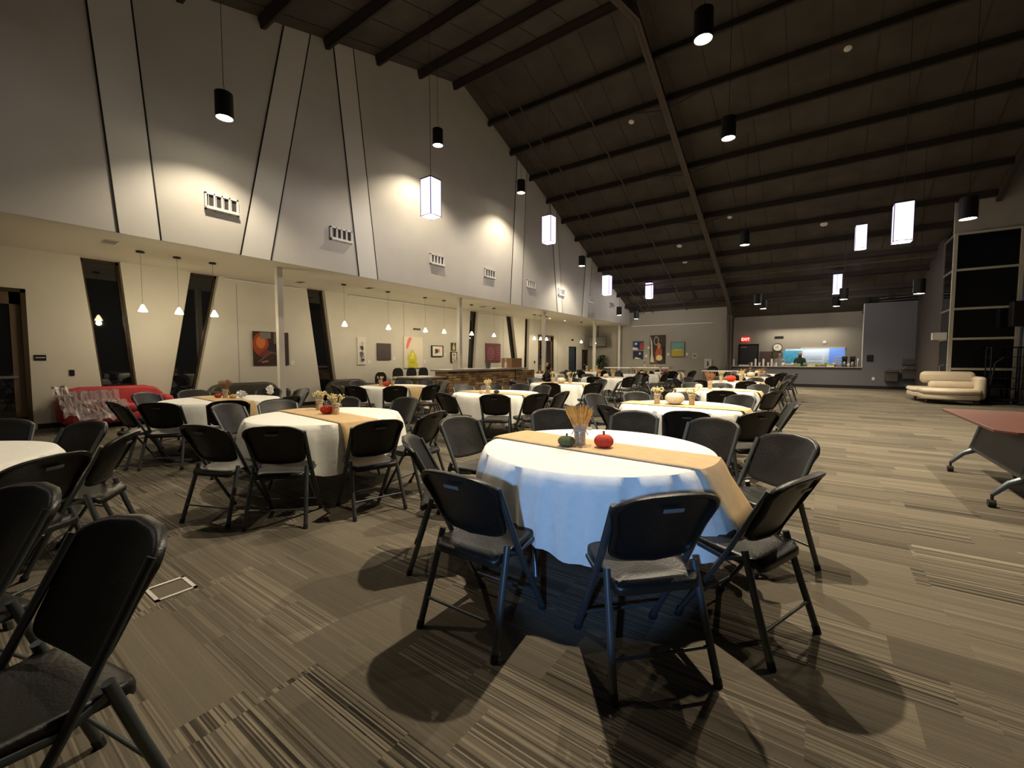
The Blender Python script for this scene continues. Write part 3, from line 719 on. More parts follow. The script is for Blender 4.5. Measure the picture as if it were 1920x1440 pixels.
# ------------------------------------------------ centrepieces
ZT = .764
def pumpkin(x, y, r, m, label, squash=.72, z=ZT):
    o = thing('felt_pumpkin', label, 'pumpkin', (x, y, z), random.uniform(0, 3), 'felt pumpkins on the tables')
    prof = [(r * .35, .0)]
    for a in range(-70, 91, 16): prof.append((r * (.18 + .82 * math.cos(R(a))) if a < 80 else r * .12, r * squash * (1 + math.sin(R(a)) * (1 if a < 60 else .93)) * .98 + .0))
    prof = [(max(.001, q[0]), max(0, q[1])) for q in prof]
    MB().lathe(prof, 48, ribs=9, ramp=.10).build('pumpkin_body', m, o, 60)
    MB().tube([(0, 0, r * squash * 1.75), (.002, 0, r * squash * 2.05), (.006, .002, r * squash * 2.4)], [r * .16, r * .11, r * .12], 8).build('pumpkin_stem', M_stem, o, 50)
def jar(x, y, label, h=.12, r=.036, stems=26, sl=.17, kind='wheat', wrap=True, z=ZT):
    o = thing('jar_arrangement', label, 'vase', (x, y, z), random.uniform(0, 3), 'jars of dried stems on the tables')
    g = MB().lathe([(.001, 0), (r * .95, 0), (r, .006), (r, h * .72), (r * .78, h * .86), (r * .78, h), (r * .70, h), (r * .70, h * .86), (r * .92, h * .7), (r * .92, .01), (.001, .008)], 24)
    g.build('jar', M_glass if wrap == 'glass' else M_jarfill, o, 50)
    if wrap:
        MB().lathe([(r * 1.0, h * .70), (r * 1.22, h * .76), (r * .98, h * .85), (r * 1.25, h * .95), (r * 1.12, h * 1.03), (r * .8, h * 1.0)], 18).build('burlap_wrap', M_burlap, o, 50)
        mb = MB()
        for s in (-1, 1):
            mb.tube([(0, -r * 1.1, h * .84), (s * r * .8, -r * 1.3, h * .92), (s * r * 1.0, -r * 1.2, h * .80), (s * r * 1.4, -r * 1.2, h * .55)], .0035, 6)
        mb.build('twine_bow', M_burlap, o, 50)
    rnd = random.Random(int(abs(x * 97 + y * 31) * 10)); mw = {'wheat': M_wheat, 'brown': M_wheatb, 'flower': M_flow}[kind]
    mb = MB()
    for _ in range(stems):
        a = rnd.uniform(0, 6.28); q = math.sqrt(rnd.random()); rr = r * .55 * q; sp = (.9 * r + (.05 if kind != 'flower' else .03)) * q
        x0, y0 = rr * math.cos(a), rr * math.sin(a); x1, y1 = x0 + sp * math.cos(a), y0 + sp * math.sin(a)
        hh = h + sl * (.72 + .28 * rnd.random()) * (1 - .15 * q)
        xm, ym = x0 + (x1 - x0) * .6, y0 + (y1 - y0) * .6; zm = h * .5 + (hh - h * .5) * .6
        mb.tube([(x0, y0, h * .45), (xm, ym, zm)], .0014, 4, cap=False)
        if kind == 'flower':
            for _k in range(3):
                mb.lathe([(.001, 0), (.008, .004), (.009, .01), (.001, .016)], 6, c=(x1 + rnd.uniform(-.012, .012), y1 + rnd.uniform(-.012, .012), hh - rnd.uniform(0, .04)))
            mb.tube([(xm, ym, zm), (x1, y1, hh - .01)], .0012, 4, cap=False)
        else:
            mb.tube([(xm, ym, zm), ((xm + x1) / 2, (ym + y1) / 2, (zm + hh) / 2), (x1, y1, hh)], [.0025, .0058, .001], 5)
    tag(mb.build('dried_stems', mw, o, 50), None, None, None, 'stuff')

# ================================================================== LAYOUT OF TABLES AND CHAIRS
def face(bx, by, c): return math.atan2(c[1] - by, c[0] - bx)
def solve(px, c, r, far):
    """ring position (radius r round table c) whose backrest centre shows at picture column px"""
    best = None
    cam_d = math.hypot(*c)
    for k in range(720):
        a = math.pi * 2 * k / 720; x, y = c[0] + r * math.cos(a), c[1] + r * math.sin(a)
        if (math.hypot(x, y) > cam_d) != far: continue
        e = abs(pxof(x, y, .8) - px)
        if best is None or e < best[0]: best = (e, x, y)
    return best[1], best[2]
SIDES8 = ['near side', 'near-right side', 'right side', 'far-right side', 'far side', 'far-left side', 'left side', 'near-left side']
def ring(cands, c, tname):
    """give each chair its own side name, running anticlockwise as seen from the camera"""
    base = math.atan2(-c[1], -c[0])
    cands = sorted(cands, key=lambda q: ((math.atan2(q[1] - c[1], q[0] - c[0]) - base + math.pi / 8) % (2 * math.pi)))
    n = len(cands)
    for i, q in enumerate(cands):
        side = SIDES8[i] if n <= 8 else (SIDES8 + ['left-hand near corner'])[i]
        chair(q[0], q[1], q[2], 'black chair at %s of %s' % (side, tname))
# --- right row
T1 = (-1.25, 2.74)
N1 = 'the front table with green and red pumpkins'
full_table(T1[0], T1[1], N1, 11, 0, drop=.43)
for bx, by, ang, lab in [(-2.66, 2.88, -5, 'black folding chair left of the front table, facing right, its seat half in view'),
                         (-2.28, 3.92, None, 'black folding chair behind the front table, left of the wheat jar'),
                         (-1.50, 4.22, None, 'black folding chair behind the front table, between wheat jar and red pumpkin'),
                         (-.74, 4.10, 253, 'black folding chair behind the front table on its right, facing the camera'),
                         (-.16, 3.50, 232, 'black folding chair right of the front table, upper of the two at right'),
                         (-.06, 2.36, 160, 'black folding chair right of the front table, lower one seen from the side'),
                         (-.47, 1.74, 137, 'large black folding chair in the centre foreground, its back to the camera'),
                         (-1.38, 1.47, 92, 'large black folding chair in front of the blue-lit cloth, back turned, left of centre'),
                         (-2.22, 1.96, 42, 'black folding chair seen edge-on, left of the front table')]:
    chair(bx, by, R(ang) if ang is not None else face(bx, by, T1), lab)
pumpkin(-1.40, 2.60, .060, M_pg, 'moss green felt pumpkin on the front table', .62)
x1 = onz(1087, 833, ZT); jar(x1.x, x1.y, 'burlap-tied jar of golden wheat on the front table', .135, .040, 90, .165, 'wheat')
x1 = onz(1132, 839, ZT); pumpkin(x1.x, x1.y, .066, M_pr, 'orange-red felt pumpkin on the front table', .70)
tag(MB().box(-.02, .02, 0, .001, 0, .03).build('place_card', M_white, loc=(-1.56, 3.30, ZT)), 'tiny white card on the rear edge of the front table', 'card')

TABS = []   # name, centre, seed, near chairs px, far chairs px
T7 = (-1.45, 5.85); N7 = 'the second right-row table with a white pumpkin'
TABS.append((T7, N7, 12, [1140, 1287, 1428], [1113, 1192, 1284, 1390], [(-.35, 6.25)]))
T8 = (-1.65, 9.2); N8 = 'the third right-row table with brown stems'
TABS.append((T8, N8, 13, [1236, 1354, 1453], [1226, 1300, 1350, 1424], []))
T2 = (-4.37, 2.62); N2 = 'the left-centre table with flower jars'
TABS.append((T2, N2, 14, [510, 710, 378, 815], [430, 516, 643, 762], []))
T3 = (-7.4, 2.75); N3 = 'the left table by the red sofa'
TABS.append((T3, N3, 15, [428, 285, 226, 540], [272, 363, 505, 567], []))
T6 = (-4.75, 6.15); N6 = 'the round table in front of the stone bar'
TABS.append((T6, N6, 16, [927, 832, 1020, 1045], [870, 940, 976, 997], []))
T5 = (-7.85, 6.35); N5 = 'the table before the dark square painting'
TABS.append((T5, N5, 17, [742, 664, 628, 811], [670, 795, 760, 833], []))
T10 = (-5.3, 9.55); N10 = 'the middle-row table with a pale pumpkin'
TABS.append((T10, N10, 18, None, None, []))
for i, ((cx_, cy_), nm, sd, nr_, fr_, extra) in enumerate(TABS):
    full_table(cx_, cy_, nm, sd, i + 1)
    cs = []
    if nr_ is None:
        for k in range(8):
            a = math.pi / 4 * k + .3; r = 1.3 + random.uniform(-.05, .12); cs.append((cx_ + r * math.cos(a), cy_ + r * math.sin(a)))
    else:
        for p in nr_: cs.append(solve(p, (cx_, cy_), 1.30, False))
        for p in fr_: cs.append(solve(p, (cx_, cy_), 1.36, True))
        cs += extra
    # push apart chairs that would interpenetrate
    for _ in range(60):
        for a in range(len(cs)):
            for b in range(a + 1, len(cs)):
                dx, dy = cs[b][0] - cs[a][0], cs[b][1] - cs[a][1]; d = math.hypot(dx, dy)
                if d < .62:
                    k = (.62 - d) / 2 / max(d, .01)
                    cs[a] = (cs[a][0] - dx * k, cs[a][1] - dy * k); cs[b] = (cs[b][0] + dx * k, cs[b][1] + dy * k)
        for a in range(len(cs)):
            d = math.hypot(cs[a][0] - cx_, cs[a][1] - cy_); k = max(d, 1.27) / d
            cs[a] = (cx_ + (cs[a][0] - cx_) * k, cy_ + (cs[a][1] - cy_) * k)
    ring([(x, y, face(x, y, (cx_, cy_)) + R(random.uniform(-9, 9))) for x, y in cs], (cx_, cy_), nm)
# cropped table at the left edge with its chairs
T4 = (-4.42, -.18); N4 = 'the cropped table at the left edge'
full_table(T4[0], T4[1], N4, 19, 20, runner=False)
for bx, by, ang, lab in [(-3.42, .42, 212, 'black folding chair seen from behind in front of the cropped left table'),
                         (-4.02, .86, 238, 'black folding chair seen from the side, right of the cropped left table'),
                         (-4.98, .84, 292, 'black folding chair facing the cropped left table, beyond its right end'),
                         (-5.75, .42, 335, 'black folding chair at the left edge behind the cropped white table')]:
    chair(bx, by, R(ang), lab)
chair(-1.79, .365, R(282), 'dark folding chair in the bottom left corner, its blue-lit frame running down')
chair(-2.62, .24, R(288), 'dark folding chair cropped by the left edge, behind the corner chair')

# farther rows: regular rings
FAR = [((-1.95, 12.9), 'the fourth right-row table with a red pumpkin', 21), ((-1.9, 16.6), 'the fifth right-row table with a white pumpkin', 22), ((-2.1, 20.3), 'the last right-row table near the counter', 23),
       ((-5.8, 13.5), 'the fourth middle-row table', 24), ((-5.9, 17.4), 'the fifth middle-row table', 25), ((-6.0, 21.0), 'the last middle-row table', 26),
       ((-9.2, 15.2), 'the round table just beyond the bar', 27), ((-9.0, 19.2), 'the table before the far glazed door', 28)]
for i, (c, nm, sd) in enumerate(FAR):
    full_table(c[0], c[1], nm, sd, 30 + i)
    cs = []
    for k in range(8):
        a = math.pi / 4 * k + .17 * sd; r = 1.28 + random.uniform(-.02, .14); x, y = c[0] + r * math.cos(a), c[1] + r * math.sin(a)
        cs.append((x, y, face(x, y, c) + R(random.uniform(-14, 14))))
    ring(cs, c, nm)

def P(px, py): return onz(px, py, ZT)
for px, py, r, m, lab in [(614, 776, .075, M_pr, 'dark red felt pumpkin between the flower jars left of centre'), (409, 746, .05, M_pr, 'small dark red felt pumpkin on the table by the red sofa'),
                          (437, 747, .05, M_py, 'small yellow felt pumpkin on the table by the red sofa'), (724, 724, .085, M_pr, 'red felt pumpkin before the dark square painting'),
                          (903, 738, .045, M_py, 'small tan felt pumpkin in front of the stone bar'), (931, 738, .05, M_pd, 'small black felt pumpkin in front of the stone bar'),
                          (1265, 758, .125, M_pw, 'large white felt pumpkin on the second right-row table'), (1310, 728, .07, M_pw, 'small tan pumpkin on the third right-row table'),
                          (1352, 728, .06, M_pd, 'small dark pumpkin on the third right-row table')]:
    p = P(px, py); pumpkin(p.x, p.y, r, m, lab, .66)
for px, py, h, r, n_, sl, kd, lab in [(599, 769, .12, .036, 22, .11, 'flower', 'jar of pale flowers left of the dark red pumpkin'), (630, 777, .12, .036, 22, .11, 'flower', 'jar of pale flowers right of the dark red pumpkin'),
                                      (423, 746, .13, .036, 40, .18, 'brown', 'jar of reddish dried stems on the table by the red sofa'), (714, 723, .12, .036, 16, .10, 'flower', 'jar of pale flowers left of the red pumpkin near the wall'),
                                      (736, 724, .12, .036, 16, .10, 'flower', 'jar of pale flowers right of the red pumpkin near the wall'), (915, 737, .12, .036, 26, .13, 'flower', 'jar of yellow flowers in front of the stone bar'),
                                      (1232, 757, .13, .038, 20, .10, 'flower', 'burlap jar of yellow flowers left of the white pumpkin'), (1297, 759, .13, .038, 20, .10, 'flower', 'burlap jar of yellow flowers right of the white pumpkin'),
                                      (1331, 729, .15, .042, 50, .24, 'brown', 'jar of tall brown stems on the third right-row table')]:
    p = P(px, py); jar(p.x, p.y, lab, h, r, n_, sl, kd)
FC = [(-1.95, 12.9, M_pr, .13, 'flower', 'the fourth right-row table'), (-1.9, 16.6, M_pw, .13, 'wheat', 'the fifth right-row table'), (-2.1, 20.3, M_pw, .10, 'brown', 'the last right-row table'),
      (-5.3, 9.55, M_pw, .11, 'flower', 'the middle-row table nearest the bar end'), (-5.8, 13.5, M_pw, .09, 'wheat', 'the fourth middle-row table'), (-5.9, 17.4, M_py, .09, 'wheat', 'the fifth middle-row table'),
      (-6.0, 21.0, M_pr, .09, 'brown', 'the last middle-row table'), (-9.2, 15.2, M_py, .08, 'brown', 'the round table just beyond the bar'), (-9.0, 19.2, M_py, .08, 'flower', 'the table before the far glazed door')]
for x, y, m, r, kd, nm in FC:
    cn = {M_pr.name: 'red', M_pw.name: 'white', M_py.name: 'tan'}[m.name]
    pumpkin(x, y, r, m, '%s felt pumpkin on %s' % (cn, nm), .68)
    jar(x - .24, y - .02, 'dried-stem jar left of the %s pumpkin on %s' % (cn, nm), .13, .04, 20, .18, kd)
    jar(x + .24, y + .02, 'dried-stem jar right of the %s pumpkin on %s' % (cn, nm), .13, .04, 20, .18, kd)
# cellophane bundle and tissue on the table by the red sofa
def crumple(name, x, y, z, s, m, label, cat, seed):
    rnd = random.Random(seed); bm = bmesh.new(); bmesh.ops.create_icosphere(bm, subdivisions=3, radius=1)
    for v in bm.verts:
        k = rnd.uniform(.45, 1.1); v.co = Vector((v.co.x * s[0] * k, v.co.y * s[1] * k, max(-1, v.co.z) * s[2] * k + s[2]))
        v.co.z = max(.001, v.co.z)
    me = bpy.data.meshes.new(name); bm.to_mesh(me); bm.free(); me.materials.append(m)
    o = bpy.data.objects.new(name, me); COL.objects.link(o); o.location = (x, y, z); tag(o, label, cat); return o
p = P(453, 746); crumple('cellophane_wrap', p.x, p.y, ZT, (.12, .07, .06), M_film, 'crumpled clear cellophane beside the reddish stems', 'wrapping', 3)
p = P(507, 741); crumple('tissue_paper', p.x, p.y, ZT, (.07, .06, .09), M_white, 'white crumpled tissue standing on the table by the red sofa', 'tissue', 5)

# ================================================================== SOFAS
def sofa(name, label, x, y0, y1, m, h=.78, dp=.85, group=None):
    """backed against the left wall, facing +x"""
    o = thing(name, label, 'sofa', (x, (y0 + y1) / 2, 0), 0, group); hw = (y1 - y0) / 2
    MB().rbox(0, dp, -hw + .1, hw - .1, .10, .30, .05).build('base', m, o, 40)
    n = 2 if hw < .85 else 3
    for k in range(n):
        a = -hw + .2 + (2 * hw - .4) * k / n
        MB().rbox(.2, dp + .03, a + .005, a + (2 * hw - .4) / n - .005, .29, .47, .07, 4).build('seat_cushion', m, o, 40)
    for s in (-1, 1): MB().rbox(.05, dp - .02, s * hw - (.2 if s > 0 else 0), s * hw + (0 if s > 0 else .2), .10, .60, .09, 4).build('arm', m, o, 40)
    mb = MB(); pts = [(-hw, .3), (-hw + .02, h - .2), (-hw + .16, h - .05), (-hw + .35, h), (hw - .35, h), (hw - .16, h - .05), (hw - .02, h - .2), (hw, .3)]
    b = MB().prism(pts, 'x', 0, .24).build('backrest', m, o); bv = b.modifiers.new('b', 'BEVEL'); bv.width = .06; bv.segments = 4
    b.data.shade_smooth()
    for sx in (.08, dp - .08):
        for sy in (-hw + .15, hw - .15): MB().lathe([(.03, 0), (.035, .10)], 12, c=(sx, sy, 0)).build('leg', M_black, o)
    return o
sofa('red_sofa', 'red upholstered sofa partly wrapped in clear plastic by the left wall', -12.3, 1.62, 3.35, M_red, .80)
rnd = random.Random(4); bm = bmesh.new(); bmesh.ops.create_grid(bm, x_segments=26, y_segments=26, size=.5)
for v in bm.verts:
    u, t = v.co.x + .5, v.co.y + .5
    zz = .80 - 0 if u < .25 else (.56 if u < .9 else .56 - (u - .9) * 3.2)
    zz = .66 if u < .15 else zz - (.0 if u > .25 else 0)
    v.co = Vector((-12.05 + u * .95 + rnd.uniform(-.02, .02), 1.56 + t * .95 + rnd.uniform(-.02, .02), (.70 if u < .2 else .53 if u < .85 else .50 - (u - .85) * 2) + rnd.uniform(-.03, .045) + (.12 if t < .22 else 0)))
me = bpy.data.meshes.new('plastic_film'); bm.to_mesh(me); bm.free(); me.materials.append(M_film)
o = bpy.data.objects.new('plastic_film', me); COL.objects.link(o); tag(o, 'crinkled clear plastic film draped over the left end of the red sofa', 'plastic film')
sofa('dark_sofa', 'low dark brown sofa behind the table by the red sofa', -12.25, 4.15, 5.9, M_brown, .76, group='dark brown sofas by the left wall')
sofa('dark_sofa', 'low dark brown sofa right of the third slanted window', -12.25, 7.3, 8.75, M_brown, .74, group='dark brown sofas by the left wall')

# cream two-part sofa at right
o = thing('cream_sofa', 'cream leather sofa with rounded chaise seat at right, beside the glass entrance', 'sofa', (2.6, 18.2, 0))
def blob(outline, z0, z1, r, name, par=None):
    b = MB().prism(outline, 'z', z0, z1).build(name, M_cream, par or o); bv = b.modifiers.new('b', 'BEVEL'); bv.width = r; bv.segments = 4; bv.limit_method = 'ANGLE'; bv.angle_limit = R(40)
    b.data.shade_smooth(); b.data.set_sharp_from_angle(angle=R(180)); return b
SX = .82
def arc_rect(x0, x1, y0, y1, bul):
    x0 *= SX; x1 *= SX
    pts = [(x0, y1), (x0, y0 + .15), (x0 + .12, y0 + .02)]
    for k in range(9):
        t = k / 8; pts.append((x0 + .15 + (x1 - x0 - .35) * t, y0 - bul * math.sin(math.pi * t)))
    pts += [(x1 - .05, y0 + .08), (x1, y0 + .28), (x1 - .02, y1)]
    return pts
blob(arc_rect(0, 1.62, 0, .95, .14), .14, .30, .05, 'chaise_base')
blob(arc_rect(-.01, 1.64, -.03, .95, .15), .30, .47, .08, 'chaise_cushion')
blob([(-.10, 1.0), (-.10, 2.2), (.68, 2.2), (.68, 1.0)], .14, .30, .05, 'rear_base')
blob([(-.12, .98), (-.12, 2.2), (.70, 2.2), (.70, .98)], .30, .45, .08, 'rear_cushion')
MB().rbox(.25, 1.30, .72, 1.02, .44, .68, .11, 5).build('lower_bolster', M_cream, o, 60)
MB().rbox(.08, 1.36, .98, 1.28, .60, .98, .14, 5).build('back_cushion', M_cream, o, 60)
MB().rbox(1.24, 1.46, .35, 1.32, .14, .84, .10, 5).build('side_panel', M_cream, o, 60)
for x, y in ((.12, .12), (1.2, .15), (.0, 1.15), (.55, 2.05), (1.35, 1.1)): MB().lathe([(.025, 0), (.04, .15)], 12, c=(x, y, 0)).build('leg', mat('dark_wood_leg', (.06, .02, .012), .4), o)

# ================================================================== MOBILE TABLE AT RIGHT
mt = thing('flip_top_table', 'reddish laminate flip-top table on casters at the right edge', 'table', (1.27, 5.45, 0))
b = MB().prism([(.0, .12), (.0, 2.12), (.03, 2.16), (.74, 2.16), (.76, 2.12), (.76, .0), (.12, .0)], 'z', .715, .742).build('tabletop', M_walnut, mt)
bv = b.modifiers.new('b', 'BEVEL'); bv.width = .006; bv.segments = 2
MB().prism([(.34, .70), (.355, .70), (.235, .30), (.22, .30)], 'y', .22, 1.94).build('modesty_panel', M_modesty, mt)
for y in (.30, 1.86):
    MB().tube([(.34, y, .71), (.25, y, .34), (.26, y, .26)], .034, 8, ry=.022).build('leg', M_mtleg, mt, 50) 
    for sx, xx in ((-1, .06), (1, .60)):
        l = MB().tube([(.26, y, .29), ((.26 + xx) / 2, y, .235), (xx, y, .115)], [.034, .028, .020], 8).build('foot_arm', M_mtleg, mt, 50)
        MB().tube([(xx - .025, y, .035), (xx + .025, y, .035)], .035, 16).tube([(xx, y, .05), (xx, y, .125)], .012, 8).build('caster', M_rub, l, 50)
MB().tube([(.27, .30, .27), (.27, 1.86, .27)], .013, 8).build('crossbar', M_mtleg, mt, 50)
o = MB().box(0, .16, 0, .08, 0, .008).box(.01, .15, .01, .07, .008, .014, 1).build('desk_grommet', [M_steel, M_black], loc=(1.75, 5.62, .7435)); tag(o, 'small silver and black power plate on the reddish table', 'power plate')

# floor box
mb = MB(); mb.box(0, .22, 0, .02, 0, .006).box(0, .22, .18, .20, 0, .006).box(0, .02, 0, .2, 0, .006).box(.20, .22, 0, .2, 0, .006); mb.box(.02, .2, .02, .18, 0, .003, 1)
o = mb.build('floor_box', [M_steel, M_frameb], loc=(-3.2, .74, .001)); tag(o, 'small metal-rimmed power box set in the carpet at left', 'floor box')

# ================================================================== STONE BAR
o = thing('stone_bar', 'stone-faced bar with a grey top in front of the slanted windows', 'bar', (-8.4, 8.7, 0))
ST = stonemat(); M_top = mat('grey_counter_top', (.30, .27, .24), .4)
MB().box(-.62, -.06, .1, 3.75, 0, 1.02).build('stone_face', ST, o)
MB().rbox(-.72, .04, 0, 3.95, 1.02, 1.075, .01, 2).build('counter_top', M_top, o)
MB().box(-.07, -.05, 3.3, 3.34, 0, 1.02).build('corner_strip', M_black, o)
MB().box(-.62, -.04, 3.75, 4.5, 0, .99).build('end_cabinet', ST, o)
MB().box(-1.1, -.2, -.85, .1, 0, .84).build('low_stone_wing', ST, o)
MB().rbox(-1.15, -.15, -.95, .1, .84, .89, .01, 2).build('low_counter_top', M_top, o)
def small(name, cat, label, fn, loc, m, parent=None, smooth=50):
    mb = MB(); fn(mb); ob = mb.build(name, m, None, smooth, loc); return tag(ob, label, cat)
zb = 1.076
small('picture_card', 'sign', 'small picture card standing on the left end of the bar', lambda b: b.box(0, .012, 0, .22, 0, .28), (-8.75, 9.25, zb), M_pw)
small('spray_bottle', 'bottle', 'white spray bottle on the bar beside the cardboard box', lambda b: b.lathe([(.04, 0), (.045, .02), (.045, .14), (.018, .19), (.018, .25), (.03, .26), (.03, .30), (.001, .31)], 16), (-8.55, 11.6, zb), M_white)
small('cardboard_box', 'box', 'open brown cardboard box on the right end of the bar', lambda b: b.box(-.22, .22, -.3, .3, 0, .33), (-8.7, 12.15, zb), mat('cardboard', (.30, .15, .07), .8))
small('plant_pot', 'pot', 'small grey-green pot on the bar below the maroon painting', lambda b: b.lathe([(.07, 0), (.10, .2), (.11, .21), (.001, .19)], 16), (-8.75, 10.9, zb), mat('grey_green_glaze', (.12, .15, .12), .5))
small('serving_tray', 'tray', 'flat white tray on the left part of the bar', lambda b: b.rbox(-.12, .12, -.25, .25, 0, .02, .008, 2), (-8.6, 9.7, zb), M_white)

# person by the end of the bar and person behind the counter
def person(name, label, x, y, z0, rz, shirt, hairc, sc=1.0, sit=False):
    o = thing(name, label, 'person', (x, y, z0), rz)
    sk = mat('skin', (.45, .26, .17), .5)
    vs = []; rad = []; ed = []
    def V(p, r): vs.append(p); rad.append(r); return len(vs) - 1
    pel = V((0, 0, .92), .15); wst = V((0, .0, 1.05), .13); che = V((0, .02, 1.28), .16); nk = V((0, .01, 1.46), .06); hb = V((0, .03, 1.54), .085); ht = V((0, .03, 1.66), .09)
    ed += [(pel, wst), (wst, che), (che, nk), (nk, hb), (hb, ht)]
    for s in (-1, 1):
        sh = V((s * .19, .01, 1.39), .06); el = V((s * .26, .06, 1.14), .045); wr = V((s * .20, .28, 1.08), .03); ha = V((s * .19, .35, 1.07), .028); ed += [(che, sh), (sh, el), (el, wr), (wr, ha)]
        for q in range(4): fg = V((s * .19 + (q - 1.5) * .018, .42, 1.055), .009); ed.append((ha, fg))
        th = V((s * .15, .38, 1.06), .009); ed.append((ha, th))
        hp = V((s * .10, 0, .86), .095)
        if sit: kn = V((s * .12, .42, .86), .065); an = V((s * .12, .42, .50), .045); ft = V((s * .12, .55, .46), .04)
        else: kn = V((s * .11, .02, .48), .06); an = V((s * .11, 0, .08), .042); ft = V((s * .11, .14, .04), .038)
        ed += [(pel, hp), (hp, kn), (kn, an), (an, ft)]
    me = bpy.data.meshes.new('body'); me.from_pydata(vs, ed, []); b = bpy.data.objects.new('body', me); COL.objects.link(b); b.parent = o
    md = b.modifiers.new('skin', 'SKIN'); md.use_smooth_shade = True
    for i, r in enumerate(rad): me.skin_vertices[0].data[i].radius = (r, r)
    me.skin_vertices[0].data[0].use_root = True
    ss = b.modifiers.new('sub', 'SUBSURF'); ss.levels = 1; ss.render_levels = 2; me.materials.append(shirt)
    hd = MB().lathe([(.001, -.12), (.05, -.10), (.075, -.03), (.082, .03), (.07, .09), (.001, .115)], 20).tube([(0, .075, .0), (0, .10, -.025)], .012, 6).build('face', sk, o, 60); hd.location = (0, .035, 1.62)
    hr = MB().lathe([(.092, -.02), (.094, .04), (.078, .10), (.001, .13)], 20).build('hair', hairc, o, 60); hr.location = (0, .015, 1.62)
    return o
person('person', 'person in dark clothes sitting at the right end of the stone bar', -8.15, 13.75, -.48, R(150), M_black, M_pd, sit=True)
person('person', 'person in dark shirt working behind the serving counter', -.85, 26.75, 0, R(170), mat('dark_green_shirt', (.03, .045, .03), .8), mat('grey_hair', (.25, .24, .23), .8))
person('person', 'person with dark hair behind the counter beside the blue sheet', -1.75, 26.7, -.05, R(180), mat('pale_shirt', (.35, .33, .32), .8), M_pd)

# ================================================================== STACKED CHAIRS BY THE WALL
# one mesh set per position
STK = [(9.27, 2, '%s black chair of the stack left of the three by the wall'), (10.0, 3, '%s black chair of the stack under the yellow tree painting'), (10.62, 3, '%s black chair of the middle stack right of the tree painting'), (11.05 + .15, 3, '%s black chair of the stack nearest the stone bar')]
for y, n, lab in STK:
    for k in range(n):
        word = {2: ['lower', 'upper'], 3: ['lowest', 'middle', 'topmost']}[n][k]
        o = thing('stacking_chair', lab % word, 'chair', (-11.85, y, k * .13), R(-90), 'black stacking chairs by the left wall')
        out = [(-.22, 0), (-.23, .22), (-.19, .34), (-.10, .40), (.10, .40), (.19, .34), (.23, .22), (.22, 0)]
        b = MB().prism(out, 'y', -.26, -.235).build('backrest', M_seat, o); b.location = (0, .001 * k, .40)
        MB().rbox(-.22, .22, -.22, .22, .40, .43, .012).build('seat', M_seat, o)
        for sx in (-.21, .21):
            for sy in (-.2, .2): MB().tube([(sx, sy, .41), (sx * 1.08, sy * 1.12, 0)], .010, 6).build('leg', M_frame, o)

# ================================================================== PAINTINGS
def art(name, label, wall, a0, a1, z0, z1, bg, shapes=(), cat='painting', depth=.04, frame=None, group=None):
    """wall 'L' (left wall, a=y) or 'F' (far wall, a=x); shapes: list of (rgb, [(u,v)...]) in 0..1"""
    mats = [flat('paint_%02x%02x%02x' % bg, bg)]; mb = MB(); W_, H_ = a1 - a0, z1 - z0
    mb.box(-W_ / 2, W_ / 2, -depth, 0, 0, H_, 0)
    for i, (rgb, pts) in enumerate(shapes):
        nm = 'paint_%02x%02x%02x' % tuple(rgb); m = flat(nm, rgb)
        if m not in mats: mats.append(m)
        d = -depth - .0015 * (i + 1)
        mb.poly([(-W_ / 2 + u * W_, d, v * H_) for u, v in pts], mats.index(m))
    o = mb.build(name, mats)
    if wall == 'L': o.location = (XL + .003, (a0 + a1) / 2, z0); o.rotation_euler = (0, 0, R(90))
    else: o.location = ((a0 + a1) / 2, YF - .003, z0)
    if frame:
        fb = MB(); t = .03
        for q in ((-W_ / 2 - t, -W_ / 2, -t, H_ + t), (W_ / 2, W_ / 2 + t, -t, H_ + t)): fb.box(q[0], q[1], -depth - .02, 0, q[2], q[3])
        fb.box(-W_ / 2, W_ / 2, -depth - .02, 0, -t, 0).box(-W_ / 2, W_ / 2, -depth - .02, 0, H_, H_ + t)
        fb.build('picture_frame', frame, o)
    return tag(o, label, cat, group)
def ell(cx_, cy_, rx, ry, n=18, w_=0): return [(cx_ + rx * math.cos(2 * math.pi * k / n), cy_ + ry * math.sin(2 * math.pi * k / n)) for k in range(n)]
rnd = random.Random(9)
sh = [((150, 60, 20), ell(.2, .62, .22, .34)), ((205, 110, 45), ell(.2, .68, .13, .18)), ((120, 115, 105), [(.18, .78), (.48, .80), (.48, .98), (.18, .98)]), ((105, 95, 75), [(.56, .65), (.86, .65), (.86, .98), (.56, .98)]),
      ((35, 22, 14), [(.35, .45), (.95, .5), (.95, .7), (.8, .62), (.7, .72), (.6, .6), (.5, .7), (.42, .58)]), ((110, 40, 38), [(.1, .28), (.35, .5), (.5, .36), (.3, .22)]), ((95, 70, 60), [(.1, .12), (.45, .42), (.9, .3), (.9, .26), (.45, .36), (.14, .08)]), ((140, 90, 80), [(.2, .06), (.4, .1), (.38, .16), (.2, .12)]), ((20, 12, 10), ell(.72, .88, .06, .1))]
art('painting', 'large painting with an orange glow over dark figures, behind the near post', 'L', 5.38, 6.32, 1.2, 2.12, (52, 24, 16), sh)
sh = [((90, 80, 92), ell(.5 + rnd.uniform(-.22, .22), .12 + .6 * rnd.random(), .07, .03, 7)) for _ in range(26)] + [((60, 50, 60), ell(.5 + rnd.uniform(-.16, .16), .12 + .5 * rnd.random(), .05, .03, 6)) for _ in range(20)] + [((190, 120, 90), ell(.5 + rnd.uniform(-.12, .12), .7 + .15 * rnd.random(), .06, .02, 7)) for _ in range(6)]
art('painting', 'tall narrow white painting with a dark floral column', 'L', 8.58, 8.89, 1.19, 2.10, (215, 208, 198), sh)
